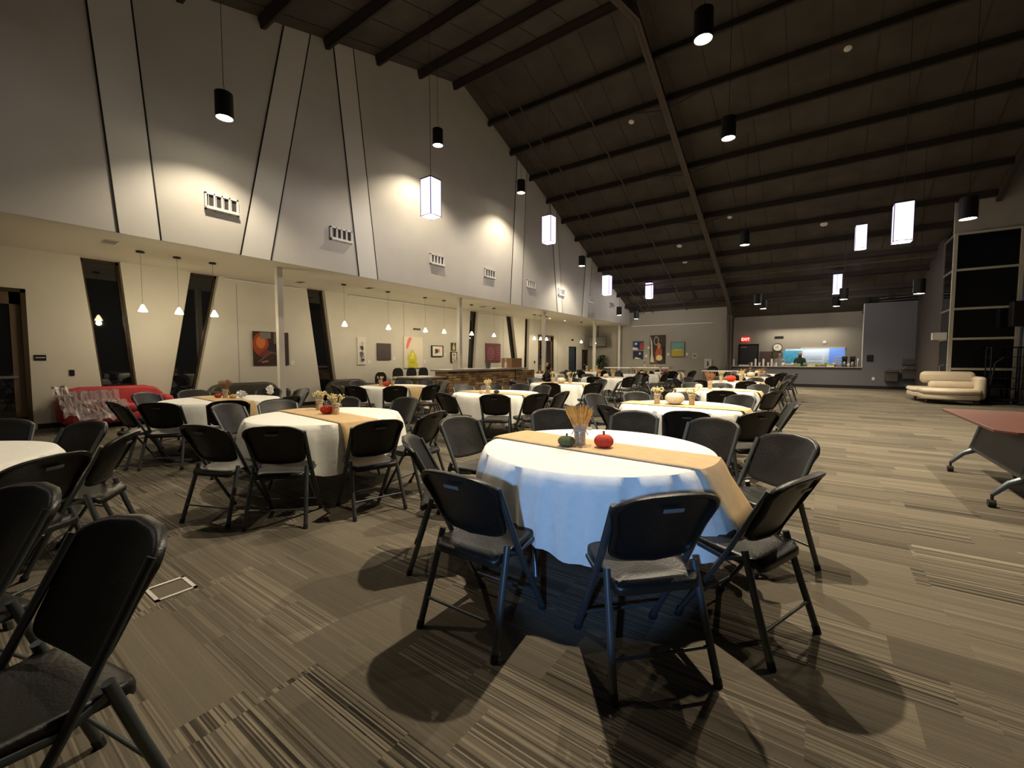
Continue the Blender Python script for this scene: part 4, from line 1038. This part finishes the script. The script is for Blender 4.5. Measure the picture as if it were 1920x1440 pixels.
sh = [((96, 80, 78), ell(rnd.random() * .9 + .05, rnd.random() * .9 + .05, .03, .015, 5)) for _ in range(60)]
art('painting', 'dark mottled brown square painting on the left wall', 'L', 9.35, 9.93, 1.34, 1.92, (72, 60, 58), sh)
sh = [((225, 120, 110), [(.10, .66), (.14, .60), (.22, .66), (.30, .80), (.38, .90), (.40, .97), (.28, .98), (.18, .90)])] + [((205, 195, 60), [(.18, .0), (.2, .25), (.14, .3), (.2, .42), (.3, .44), (.34, .54), (.42, .60), (.52, .52), (.60, .44), (.68, .30), (.64, .22), (.72, .10), (.68, 0)]), ((225, 215, 90), ell(.42, .34, .12, .05)), ((185, 178, 50), ell(.42, .18, .16, .04)), ((235, 225, 120), ell(.44, .44, .07, .05))]
art('painting', 'tall cream painting with a yellow tree and a red streak', 'L', 10.52, 11.42, 1.04, 2.20, (222, 212, 190), sh)
art('painting', 'small framed print with white mat and coral shape', 'L', 11.92, 12.48, 1.50, 1.88, (225, 220, 208), [((95, 90, 85), [(.25, .2), (.48, .3), (.5, .75), (.25, .72)]), ((215, 125, 100), [(.5, .25), (.72, .4), (.74, .74), (.52, .7)]), ((40, 38, 36), ell(.45, .5, .1, .2))], frame=M_black)
art('painting', 'small black and yellow pear painting beside the second post', 'L', 13.0, 13.27, 1.72, 2.05, (60, 52, 30), [((190, 180, 90), ell(.5, .35, .28, .3)), ((215, 205, 170), [(.4, .55), (.6, .55), (.55, 1), (.45, 1)])])
art('painting', 'small white ink drawing below the pear painting', 'L', 13.0, 13.3, 1.27, 1.65, (205, 198, 180), [((70, 65, 55), [(.3, .8), (.7, .85), (.55, .6), (.5, .2), (.45, .2), (.5, .6)]), ((90, 85, 70), [(.15, .3), (.35, .4), (.3, .2)])], frame=M_black)
sh = [((150, 85, 88) if k % 2 else (98, 36, 46), ell(.32, .45, .30 - .05 * k, .42 - .07 * k, 20)) for k in range(6)] + [((155, 95, 95), [(.66, .1 + .13 * k), (.95, .14 + .13 * k), (.95, .17 + .13 * k), (.66, .13 + .13 * k)]) for k in range(6)]
art('painting', 'maroon painting with concentric swirls above the bar', 'L', 15.25, 16.35, 1.23, 2.10, (112, 42, 52), sh)
# far wall
art('painting', 'red, white and blue picture, upper of the small pair on the far wall', 'F', -9.38, -8.72, 1.95, 2.47, (50, 62, 100), [((225, 225, 230), [(0, 0), (.5, 0), (.45, .2), (.0, .3)]), ((170, 60, 45), [(.65, .1), (1, .0), (1, .9), (.72, .7)]), ((190, 205, 230), ell(.3, .7, .14, .12)), ((20, 24, 40), [(.35, .3), (.6, .35), (.55, .8), (.45, .8)])])
art('painting', 'dark blue night picture, lower of the small pair on the far wall', 'F', -9.36, -8.74, 1.38, 1.88, (22, 26, 48), [((200, 210, 225), ell(.68, .68, .10, .13)), ((215, 215, 205), [(.1, .0), (.9, .0), (.3, .25)]), ((80, 45, 25), [(.02, .0), (.2, .05), (.2, .35), (.12, .35)])])
art('painting', 'tall figure painting in cream, black and rust on the far wall', 'F', -8.34, -7.42, 1.12, 2.80, (58, 46, 34), [((205, 200, 175), [(.02, .98), (.16, .75), (.2, .3), (.32, .04), (.04, .04), (.1, .4)]), ((150, 148, 128), ell(.42, .80, .17, .16)), ((58, 46, 34), ell(.42, .80, .11, .12)), ((165, 85, 50), [(.38, .1), (.8, .12), (.78, .5), (.5, .6), (.38, .4)]), ((205, 130, 80), ell(.6, .62, .11, .1)), ((225, 200, 150), ell(.62, .2, .2, .1)), ((25, 20, 18), [(.8, .25), (.98, .1), (.98, .6), (.84, .6)])])
art('painting', 'teal and yellow abstract landscape on the far wall', 'F', -7.08, -6.37, 1.55, 2.34, (112, 160, 150), [((190, 168, 62), [(.0, .0), (1, .0), (1, .44), (0, .48)]), ((205, 185, 90), [(.1, .4), (.9, .42), (.8, .52), (.2, .5)])], frame=mat('grey_green_frame', (.14, .14, .10), .6))
art('wall_notice', 'white paper notice on the far wall right of the landscape', 'F', -5.92, -5.68, 1.42, 1.72, (190, 182, 168), [((120, 112, 100), [(.2, .3), (.8, .3), (.8, .7), (.2, .7)])], 'notice', .01)
art('leaning_print', 'small framed black and white print low on the far wall', 'F', -5.24, -4.93, .90, 1.36, (205, 198, 185), [((60, 55, 50), [(.35, .2), (.65, .2), (.6, .8), (.4, .8)])], frame=M_white)
# labels, switches, signs
k = 0
for y0, z0, lab in [(6.38, 1.2, 'white label card right of the orange-lit painting'), (8.98, 1.22, 'white label card right of the narrow floral painting'), (10.03, 1.33, 'white label card right of the dark square painting'), (11.5, 1.22, 'white label card right of the yellow tree painting'), (12.62, 1.5, 'white label card right of the coral print')]:
    tag(MB().box(XL, XL + .006, y0, y0 + .11, z0, z0 + .13).build('label_card', M_white), lab, 'label', 'white label cards')
for x0, z0, lab in [(-8.62, 1.5, 'white label card between the small pair and the tall figure painting'), (-8.48, 2.0, 'white label card high beside the tall figure painting'), (-7.32, 1.6, 'white label card right of the tall figure painting'), (-6.28, 1.6, 'white label card right of the teal landscape')]:
    tag(MB().box(x0, x0 + .12, YF - .006, YF, z0, z0 + .14).build('label_card', M_white), lab, 'label', 'white label cards')
o = tag(MB().box(0, .015, 0, .16, 0, .11).box(.015, .017, .015, .145, .05, .062, 1).build('room_sign', [M_black, M_vent], loc=(XL, 1.41, 1.34)), 'small black room sign beside the brown door', 'sign')
tag(MB().rbox(0, .02, 0, .075, 0, .12, .004, 2).build('wall_switch', M_black, loc=(XL, 1.88, 1.03)), 'black wall switch left of the first slanted window', 'switch')
tag(MB().box(0, .02, 0, .34, 0, .07).build('wall_plaque', M_brown, loc=(XL, 11.0, 2.46)), 'dark brown plaque above the yellow tree painting', 'sign')
tag(MB().rbox(0, .06, 0, .22, 0, .1, .02).build('wall_speaker', M_black, loc=(XL, 23.55, 2.5)), 'small dark fitting above the dark blue door', 'light fixture')
tag(MB().box(0, .015, 0, .1, 0, .14).build('wall_switch', M_black, loc=(XL, 19.35, 1.15)), 'dark switch plate left of the far glazed door', 'switch')
# TV on ceiling pole
o = thing('wall_television', 'angled television on a pole under the far end of the soffit', 'television', (-11.35, 25.0, ZS))
MB().tube([(0, .1, 0), (0, .1, -.9)], .03, 8).build('pole', M_black, o)
s = MB().rbox(-.55, .55, -.03, .03, -.33, .33, .01, 2).build('screen_housing', M_black, o); s.location = (.0, 0, -1.0); s.rotation_euler = (R(-14), 0, R(28))
q = MB().box(-.52, .52, -.034, -.031, -.30, .30).build('screen', mat('screen_glass', (.10, .10, .09), .22, spec=1), s)
# plant in the far corner
o = thing('potted_palm', 'tall dark potted palm in the far corner under the television', 'plant', (-11.2, 25.3, 0))
MB().lathe([(.14, 0), (.2, .35), (.21, .37), (.001, .33)], 18).build('pot', M_black, o, 50)
rnd = random.Random(12); mb = MB()
for k in range(60):
    a = rnd.uniform(0, 6.28); L_ = rnd.uniform(.3, .5); h0 = rnd.uniform(.8, 1.6); q = []
    for i in range(6):
        t = i / 5; rr = L_ * t; q.append((rr * math.cos(a), rr * math.sin(a), h0 + .35 * t - .55 * t * t))
    side = (-math.sin(a), math.cos(a))
    vs = []
    for i, p_ in enumerate(q):
        wd = .085 * math.sin(math.pi * min(.95, .1 + i / 5)); vs += [(p_[0] + side[0] * wd, p_[1] + side[1] * wd, p_[2]), (p_[0] - side[0] * wd, p_[1] - side[1] * wd, p_[2])]
    mb.add(vs, [(2 * i, 2 * i + 1, 2 * i + 3, 2 * i + 2) for i in range(5)])
tag(mb.build('foliage', M_leaf, o, 60), None, None, None, 'stuff')
MB().tube([(0, 0, .3), (.02, 0, 1.0), (0, .01, 1.6)], .02, 8).build('stem', M_wood, o, 50)
# piano-like dark table and small things in the far aisle
o = thing('side_table', 'dark wooden side table before the far glazed door at the aisle end', 'table', (-11.2, 22.6, 0))
MB().rbox(-.3, .3, -.5, .5, .72, .76, .01, 2).build('tabletop', M_brown, o)
for sx in (-.26, .26):
    for sy in (-.45, .45): MB().box(sx - .02, sx + .02, sy - .02, sy + .02, 0, .72).build('leg', M_brown, o)

# ================================================================== FAR SERVING AREA
def rect_table(x0, x1, y0, y1, z, label, cloth=True):
    o = thing('serving_table', label, 'table', ((x0 + x1) / 2, (y0 + y1) / 2, 0), 0, 'white serving tables at the far wall'); hx, hy = (x1 - x0) / 2, (y1 - y0) / 2
    MB().rbox(-hx, hx, -hy, hy, z - .05, z, .01, 2).build('tabletop', M_cloth, o)
    for sx in (-1, 1):
        for sy in (-1, 1): MB().tube([(sx * (hx - .1), sy * (hy - .08), z - .04), (sx * (hx - .1), sy * (hy - .08), 0)], .016, 8).build('leg', M_mtleg, o)
    return o
rect_table(-8.6, -6.6, 23.7, 24.4, .92, 'long white serving table below the tall figure painting')
rect_table(-10.4, -8.8, 23.9, 24.6, .90, 'long white serving table left of the far post')
rect_table(-4.9, -3.3, 23.4, 24.1, .80, 'white serving table in front of the small framed print')
jar(-8.0, 24.0, 'left one of two dark stem jars on the far serving table', .15, .05, 20, .25, 'brown', z=.921)
jar(-7.4, 24.0, 'right one of two dark stem jars on the far serving table', .15, .05, 20, .25, 'brown', z=.921)
# counter top and things on it
ct = tag(MB().rbox(-4.15, 1.57, YF - .12, YF + .45, .973, 1.01, .008, 2).build('serving_counter', mat('pale_counter_top', (.42, .38, .34), .4)), 'long pale serving counter on the grey half wall', 'counter')
rnd = random.Random(21); zc = 1.011
M_foil = mat('foil_tray', (.75, .74, .72), .25, metal=.9); M_cup = mat('white_cup', (.85, .84, .8), .5); M_blk2 = mat('black_machine', (.02, .018, .02), .35)
ITEMS = []
cupm = MB().lathe([(.04, 0), (.05, .2), (.001, .2)], 14).mesh('cup_stack', M_cup, 50); cupt = MB().lathe([(.045, 0), (.05, .34), (.03, .38), (.001, .39)], 14).mesh('airpot', M_cup, 50)
for i, (x, k, nm) in enumerate([(-2.95, 0, 'first'), (-2.78, 1, 'second'), (-2.6, 0, 'third'), (-2.42, 1, 'fourth'), (-2.2, 0, 'fifth'), (-2.05, 1, 'sixth'), (-1.85, 0, 'seventh')]):
    ob = bpy.data.objects.new('coffee_airpot' if k else 'cup_stack', cupt if k else cupm); COL.objects.link(ob); ob.location = (x, YF + rnd.uniform(.0, .15), zc)
    tag(ob, ('white coffee airpot on the far counter below the clock, %s item from the left' if k else 'stack of white cups on the far counter below the clock, %s item from the left') % nm, 'airpot' if k else 'cups', 'coffee things on the far counter')
for x, c_, nm in [(-1.35, M_foil, 'silver tray of food below the blue sheet'), (-.95, M_foil, 'silver tray on the counter in front of the person in the dark shirt'), (-.35, M_pw, 'cream tray of food on the counter, left of the greens'), (.05, M_foil, 'silver tray of salad on the counter'), (.4, M_pw, 'cream tray of food on the counter, right of the greens')]:
    o = thing('food_tray', nm, 'tray', (x, YF + .08, zc), 0, 'food trays on the far counter')
    MB().prism([(-.14, 0), (.14, 0), (.17, .07), (-.17, .07)], 'y', -.11, .11).build('tray', c_, o)
    mb = MB()
    for _ in range(26): mb.lathe([(.001, 0), (.03, .012), (.025, .04), (.001, .05)], 6, c=(rnd.uniform(-.13, .13), rnd.uniform(-.08, .08), .055 + rnd.uniform(0, .04)))
    tag(mb.build('food', [M_py, mat('salad_green', (.12, .25, .03), .6), M_pw, M_flow, mat('salad_light_green', (.3, .42, .08), .6)][int(abs(x * 10)) % 5], o, 60), None, None, None, 'stuff')
for x, lab in [(.95, 'black coffee brewer on the far counter, left one'), (1.25, 'black coffee brewer on the far counter, right one')]:
    o = thing('coffee_brewer', lab, 'coffee machine', (x, YF + .18, zc), 0, 'coffee brewers on the far counter')
    MB().rbox(-.11, .11, -.12, .14, .34, .50, .02).box(-.10, .10, .06, .14, 0, .36).box(-.11, .11, -.12, .14, 0, .03).build('housing', M_blk2, o)
    MB().lathe([(.05, .035), (.075, .10), (.06, .22), (.04, .26), (.001, .27)], 16, c=(0, -.03, 0)).build('carafe', M_steel, o, 50)
o = thing('tiered_stand', 'tiered stand of pastries left of the coffee brewers', 'stand', (.68, YF + .1, zc))
for z in (.1, .25, .4): MB().lathe([(.001, 0), (.14, 0), (.14, .04), (.001, .06)], 18, c=(0, 0, z)).build('tier', M_py, o, 50)
MB().tube([(0, 0, 0), (0, 0, .48)], .01, 8).lathe([(.1, 0), (.1, .01), (.001, .012)], 16).build('stem', M_steel, o, 50)
tag(MB().lathe([(.05, 0), (.055, .3), (.03, .38), (.001, .4)], 16).build('thermos', M_steel, smooth=50, loc=(1.45, YF + .02, zc)), 'steel thermos at the right end of the far counter', 'thermos')
small('soap_dispenser', 'dispenser', 'white dispenser at the left end of the far counter', lambda b: b.rbox(-.07, .07, -.05, .05, 0, .36, .02), (-3.85, YF + .1, zc), M_white)
small('sign_card', 'card', 'white folded card on the counter before the dark door', lambda b: b.box(-.25, .25, -.03, .03, 0, .07), (-3.3, YF + .02, zc), M_white)
GOODS = [(-3.1, 'small brown'), (-1.55, 'white'), (-1.15, 'pale'), (-.62, 'green'), (-.15, 'yellow-green'), (.22, 'leafy'), (.56, 'cream'), (1.1, 'white')]
for x, cn in GOODS:
    m_ = {'small brown': M_brown, 'white': M_cup, 'pale': M_pw, 'green': MATS['salad_green'], 'yellow-green': MATS['salad_light_green'], 'leafy': MATS['salad_green'], 'cream': M_pw}[cn]
    mb = MB().lathe([(.001, 0), (.06, 0), (.11, .10), (.10, .10), (.001, .05)], 16, op=True).lathe([(.095, .09), (.08, .14), (.04, .18), (.001, .19)], 12, ribs=5, ramp=.3)
    tag(mb.build('food_bowl', m_, smooth=40, loc=(x, YF + .30, zc)), '%s bowl in the back row of the far counter, %s' % (cn, 'left part' if x < -1.3 else 'below the hatch' if x < .4 else 'by the coffee brewers'), 'bowl', 'bowls on the far counter')
# clock, exit sign, boards, sheets
o = thing('wall_clock', 'round white wall clock with black rim above the coffee things', 'clock', (-1.9, yb0, 2.02))
mb = MB().lathe([(.001, 0), (.22, 0), (.22, .05), (.20, .06), (.20, .03)], 32, op=True); c = mb.build('rim', M_black, o, 40); c.rotation_euler = (R(90), 0, 0)
c = MB().lathe([(.001, .035), (.20, .035)], 32, op=True).build('dial', mat('clock_dial', (.85, .82, .72), .6), o); c.rotation_euler = (R(90), 0, 0)
c = MB().box(-.008, .008, -.045, -.042, -.02, .10).box(-.11, .01, -.045, -.042, -.006, .006).build('hands', M_black, o)
def text_mesh(s, size, m, parent, loc, rot):
    cu = bpy.data.curves.new('txt', 'FONT'); cu.body = s; cu.size = size; cu.align_x = 'CENTER'; cu.align_y = 'CENTER'; cu.extrude = .002
    t = bpy.data.objects.new('txt', cu); COL.objects.link(t); dg = bpy.context.evaluated_depsgraph_get(); me = bpy.data.meshes.new_from_object(t.evaluated_get(dg))
    bpy.data.objects.remove(t); me.materials.clear(); me.materials.append(m); o_ = bpy.data.objects.new('lettering', me); COL.objects.link(o_); o_.parent = parent; o_.location = loc; o_.rotation_euler = rot; return o_
o = thing('exit_sign', 'red lit exit sign above the dark door behind the counter', 'sign', (-3.45, yb0, 2.48))
MB().rbox(-.2, .2, -.08, 0, -.13, .13, .015).build('housing', mat('exit_red', (.35, .01, .01), .5, emit=(1, .03, .02), es=.8), o)
text_mesh('EXIT', .2, mat('exit_letters', (1, .3, .25), .5, emit=(1, .32, .25), es=4), o, (0, -.085, 0), (R(90), 0, 0))
tag(MB().box(-.2, .2, -.03, 0, -.06, .06).build('wall_plaque', M_black, loc=(-1.85, yb0, 2.55)), 'small dark plaque above the wall clock', 'sign')
for x, w_, lab in [(-2.42, .3, 'brown pin board left of the clock'), (-1.93, .22, 'brown pin board right of the clock')]:
    tag(MB().box(-w_, w_, -.03, 0, 0, .75).build('pin_board', mat('brown_board', (.10, .065, .05), .7), loc=(x, yb0, 1.05)), lab, 'board', 'brown pin boards')
tag(MB().rbox(-.07, .07, -.03, 0, -.07, .07, .01).build('wall_alarm', M_white, loc=(.15, yb0, 2.25)), 'small white alarm box above the serving hatch', 'alarm')
M_blue = mat('bright_blue_sheet', (.10, .55, .95), .45, noise=.25, scale=6)
tag(MB().box(-.42, .42, -.03, 0, 0, .68).build('blue_sheet', M_blue, loc=(-1.22, yb0 - .05, 1.14)), 'bright blue sheet hung at the left of the serving hatch', 'sheet')
M_blue2 = mat('blue_cabinet_door', (.16, .28, .62), .4)
o = thing('kitchen_shelf_unit', 'white kitchen shelf unit with racks seen through the hatch', 'shelves', (-.35, 29.6, 0))
MB().box(-.5, -.46, -.3, .3, 0, 2.1).box(.46, .5, -.3, .3, 0, 2.1).build('side', M_white, o)
for z in (.9, 1.25, 1.6, 1.95): MB().box(-.46, .46, -.3, .3, z, z + .04).build('shelf', M_white, o)
tag(MB().box(-.35, .35, 0, .6, 0, 2.0).build('blue_refrigerator', M_blue2, loc=(.75, 29.7, 0)), 'blue refrigerator seen through the serving hatch', 'refrigerator')
light('AREA', (-.2, 28.9, 2.7), 60, (.78, .88, 1), 1.8, aim=(-.2, 28.9, 0), name='kitchen_light')
light('AREA', (-.8, 26.75, 3.1), 38, (1, .88, .68), 3.0, aim=(-.8, 26.4, 0), sy=.3, name='counter_light')
tag(MB().box(KX0 + .7, KX1, -.06, 0, 0, .05).build('hatch_shelf', M_white, loc=(0, yb0 - .0, KZ1)), 'bright white edge above the serving hatch', 'ledge')
# partition: phone box, outlet, fountains
tag(MB().rbox(-.11, .11, -.08, 0, -.14, .14, .02).build('wall_box', M_black, loc=(1.86, YF, 1.43)), 'black box on the slate partition beside the counter', 'box')
tag(MB().rbox(-.05, .05, -.02, 0, -.07, .07, .005).build('wall_outlet', M_white, loc=(2.02, YF, .47)), 'white outlet low on the slate partition', 'outlet')
M_fou = mat('dull_steel', (.22, .21, .20), .3, metal=.9)
for x, z, lab in [(2.62, .88, 'steel drinking fountain on the slate partition, lower left one'), (3.2, 1.0, 'steel drinking fountain on the slate partition, higher right one')]:
    o = thing('drinking_fountain', lab, 'drinking fountain', (x, YF, 0), 0, 'drinking fountains')
    MB().rbox(-.24, .24, -.45, 0, z - .10, z, .03).build('basin', M_fou, o)
    MB().rbox(-.22, .22, -.30, 0, z - .50, z - .10, .01).build('cabinet', M_fou, o)
    MB().tube([(-.1, -.12, z), (-.1, -.12, z + .06), (-.06, -.2, z + .08)], .012, 8).build('spout', M_steel, o)
tag(MB().rbox(-.24, .24, -.1, 0, 0, .25, .02).build('bottle_filler', M_fou, loc=(3.2, YF, 1.12)), 'bottle filler panel above the higher drinking fountain', 'bottle filler')
# bin by the column
o = thing('waste_bin', 'black waste bin with domed lid left of the steel column', 'bin', (-4.75, 25.45, 0))
MB().lathe([(.24, 0), (.26, .75), (.001, .75)], 24).build('bin_body', M_black, o, 50); MB().lathe([(.28, .75), (.28, .80), (.2, .95), (.08, 1.0), (.001, 1.0)], 24).build('lid', M_black, o, 50)
# chair carts at right edge
def cart(x, y, label, cols):
    o = thing('storage_cart', label, 'cart', (x, y, 0), 0, 'black storage carts')
    mb = MB()
    for sx in (-.33, .33):
        for sy in (-.25, .25): mb.tube([(sx, sy, .1), (sx, sy, 1.75)], .018, 8)
    for z in (.12, 1.72):
        for sy in (-.25, .25): mb.tube([(-.33, sy, z), (.33, sy, z)], .016, 8)
        for sx in (-.33, .33): mb.tube([(sx, -.25, z), (sx, .25, z)], .016, 8)
    mb.build('cart_frame', M_black, o, 50)
    for k in range(5): MB().box(-.33, .33, -.24, .24, .14 + .32 * k, .16 + .32 * k).build('shelf', M_black, o)
    for sx in (-.3, .3):
        for sy in (-.22, .22): MB().tube([(sx - .02, sy, .05), (sx + .02, sy, .05)], .05, 14).build('caster', M_rub, o, 50)
    return o
cart(4.55, 19.35, 'black wheeled storage cart in front of the glass entrance, left one', 0)
cart(5.22, 19.2, 'black wheeled storage cart at the right edge holding folded cloths', 0)
rnd = random.Random(5); M_fold = mat('grey_folded_cloth', (.16, .15, .13), .8)
for k, w_ in enumerate(['bottom', 'second', 'third', 'top']):
    mb = MB()
    for q in range(5):
        mb.rbox(-.26, .26, -.2, .2, .002 + q * .045, .04 + q * .045, .018, 2)
    tag(mb.build('folded_cloths', M_fold, loc=(5.22, 19.2, .48 + .32 * (k) + .0)) , 'grey folded cloths on the %s filled shelf of the right cart' % w_, 'cloths', 'folded cloths on the cart')
o = tag(MB().tube([(4.15, 19.0, 0.02), (4.28, 18.98, 1.25)], .02, 8).tube([(4.28, 18.98, 1.25), (4.45, 18.98, 1.42)], .02, 8).box(4.05, 4.35, 18.85, 18.98, .015, .035).tube([(4.1, 19.0, .10), (4.1, 19.08, .10)], .10, 16).build('hand_truck', M_black), 'black hand truck leaning beside the left storage cart', 'hand truck')
bpy.data.objects['txt'].name if 'txt' in bpy.data.objects else None
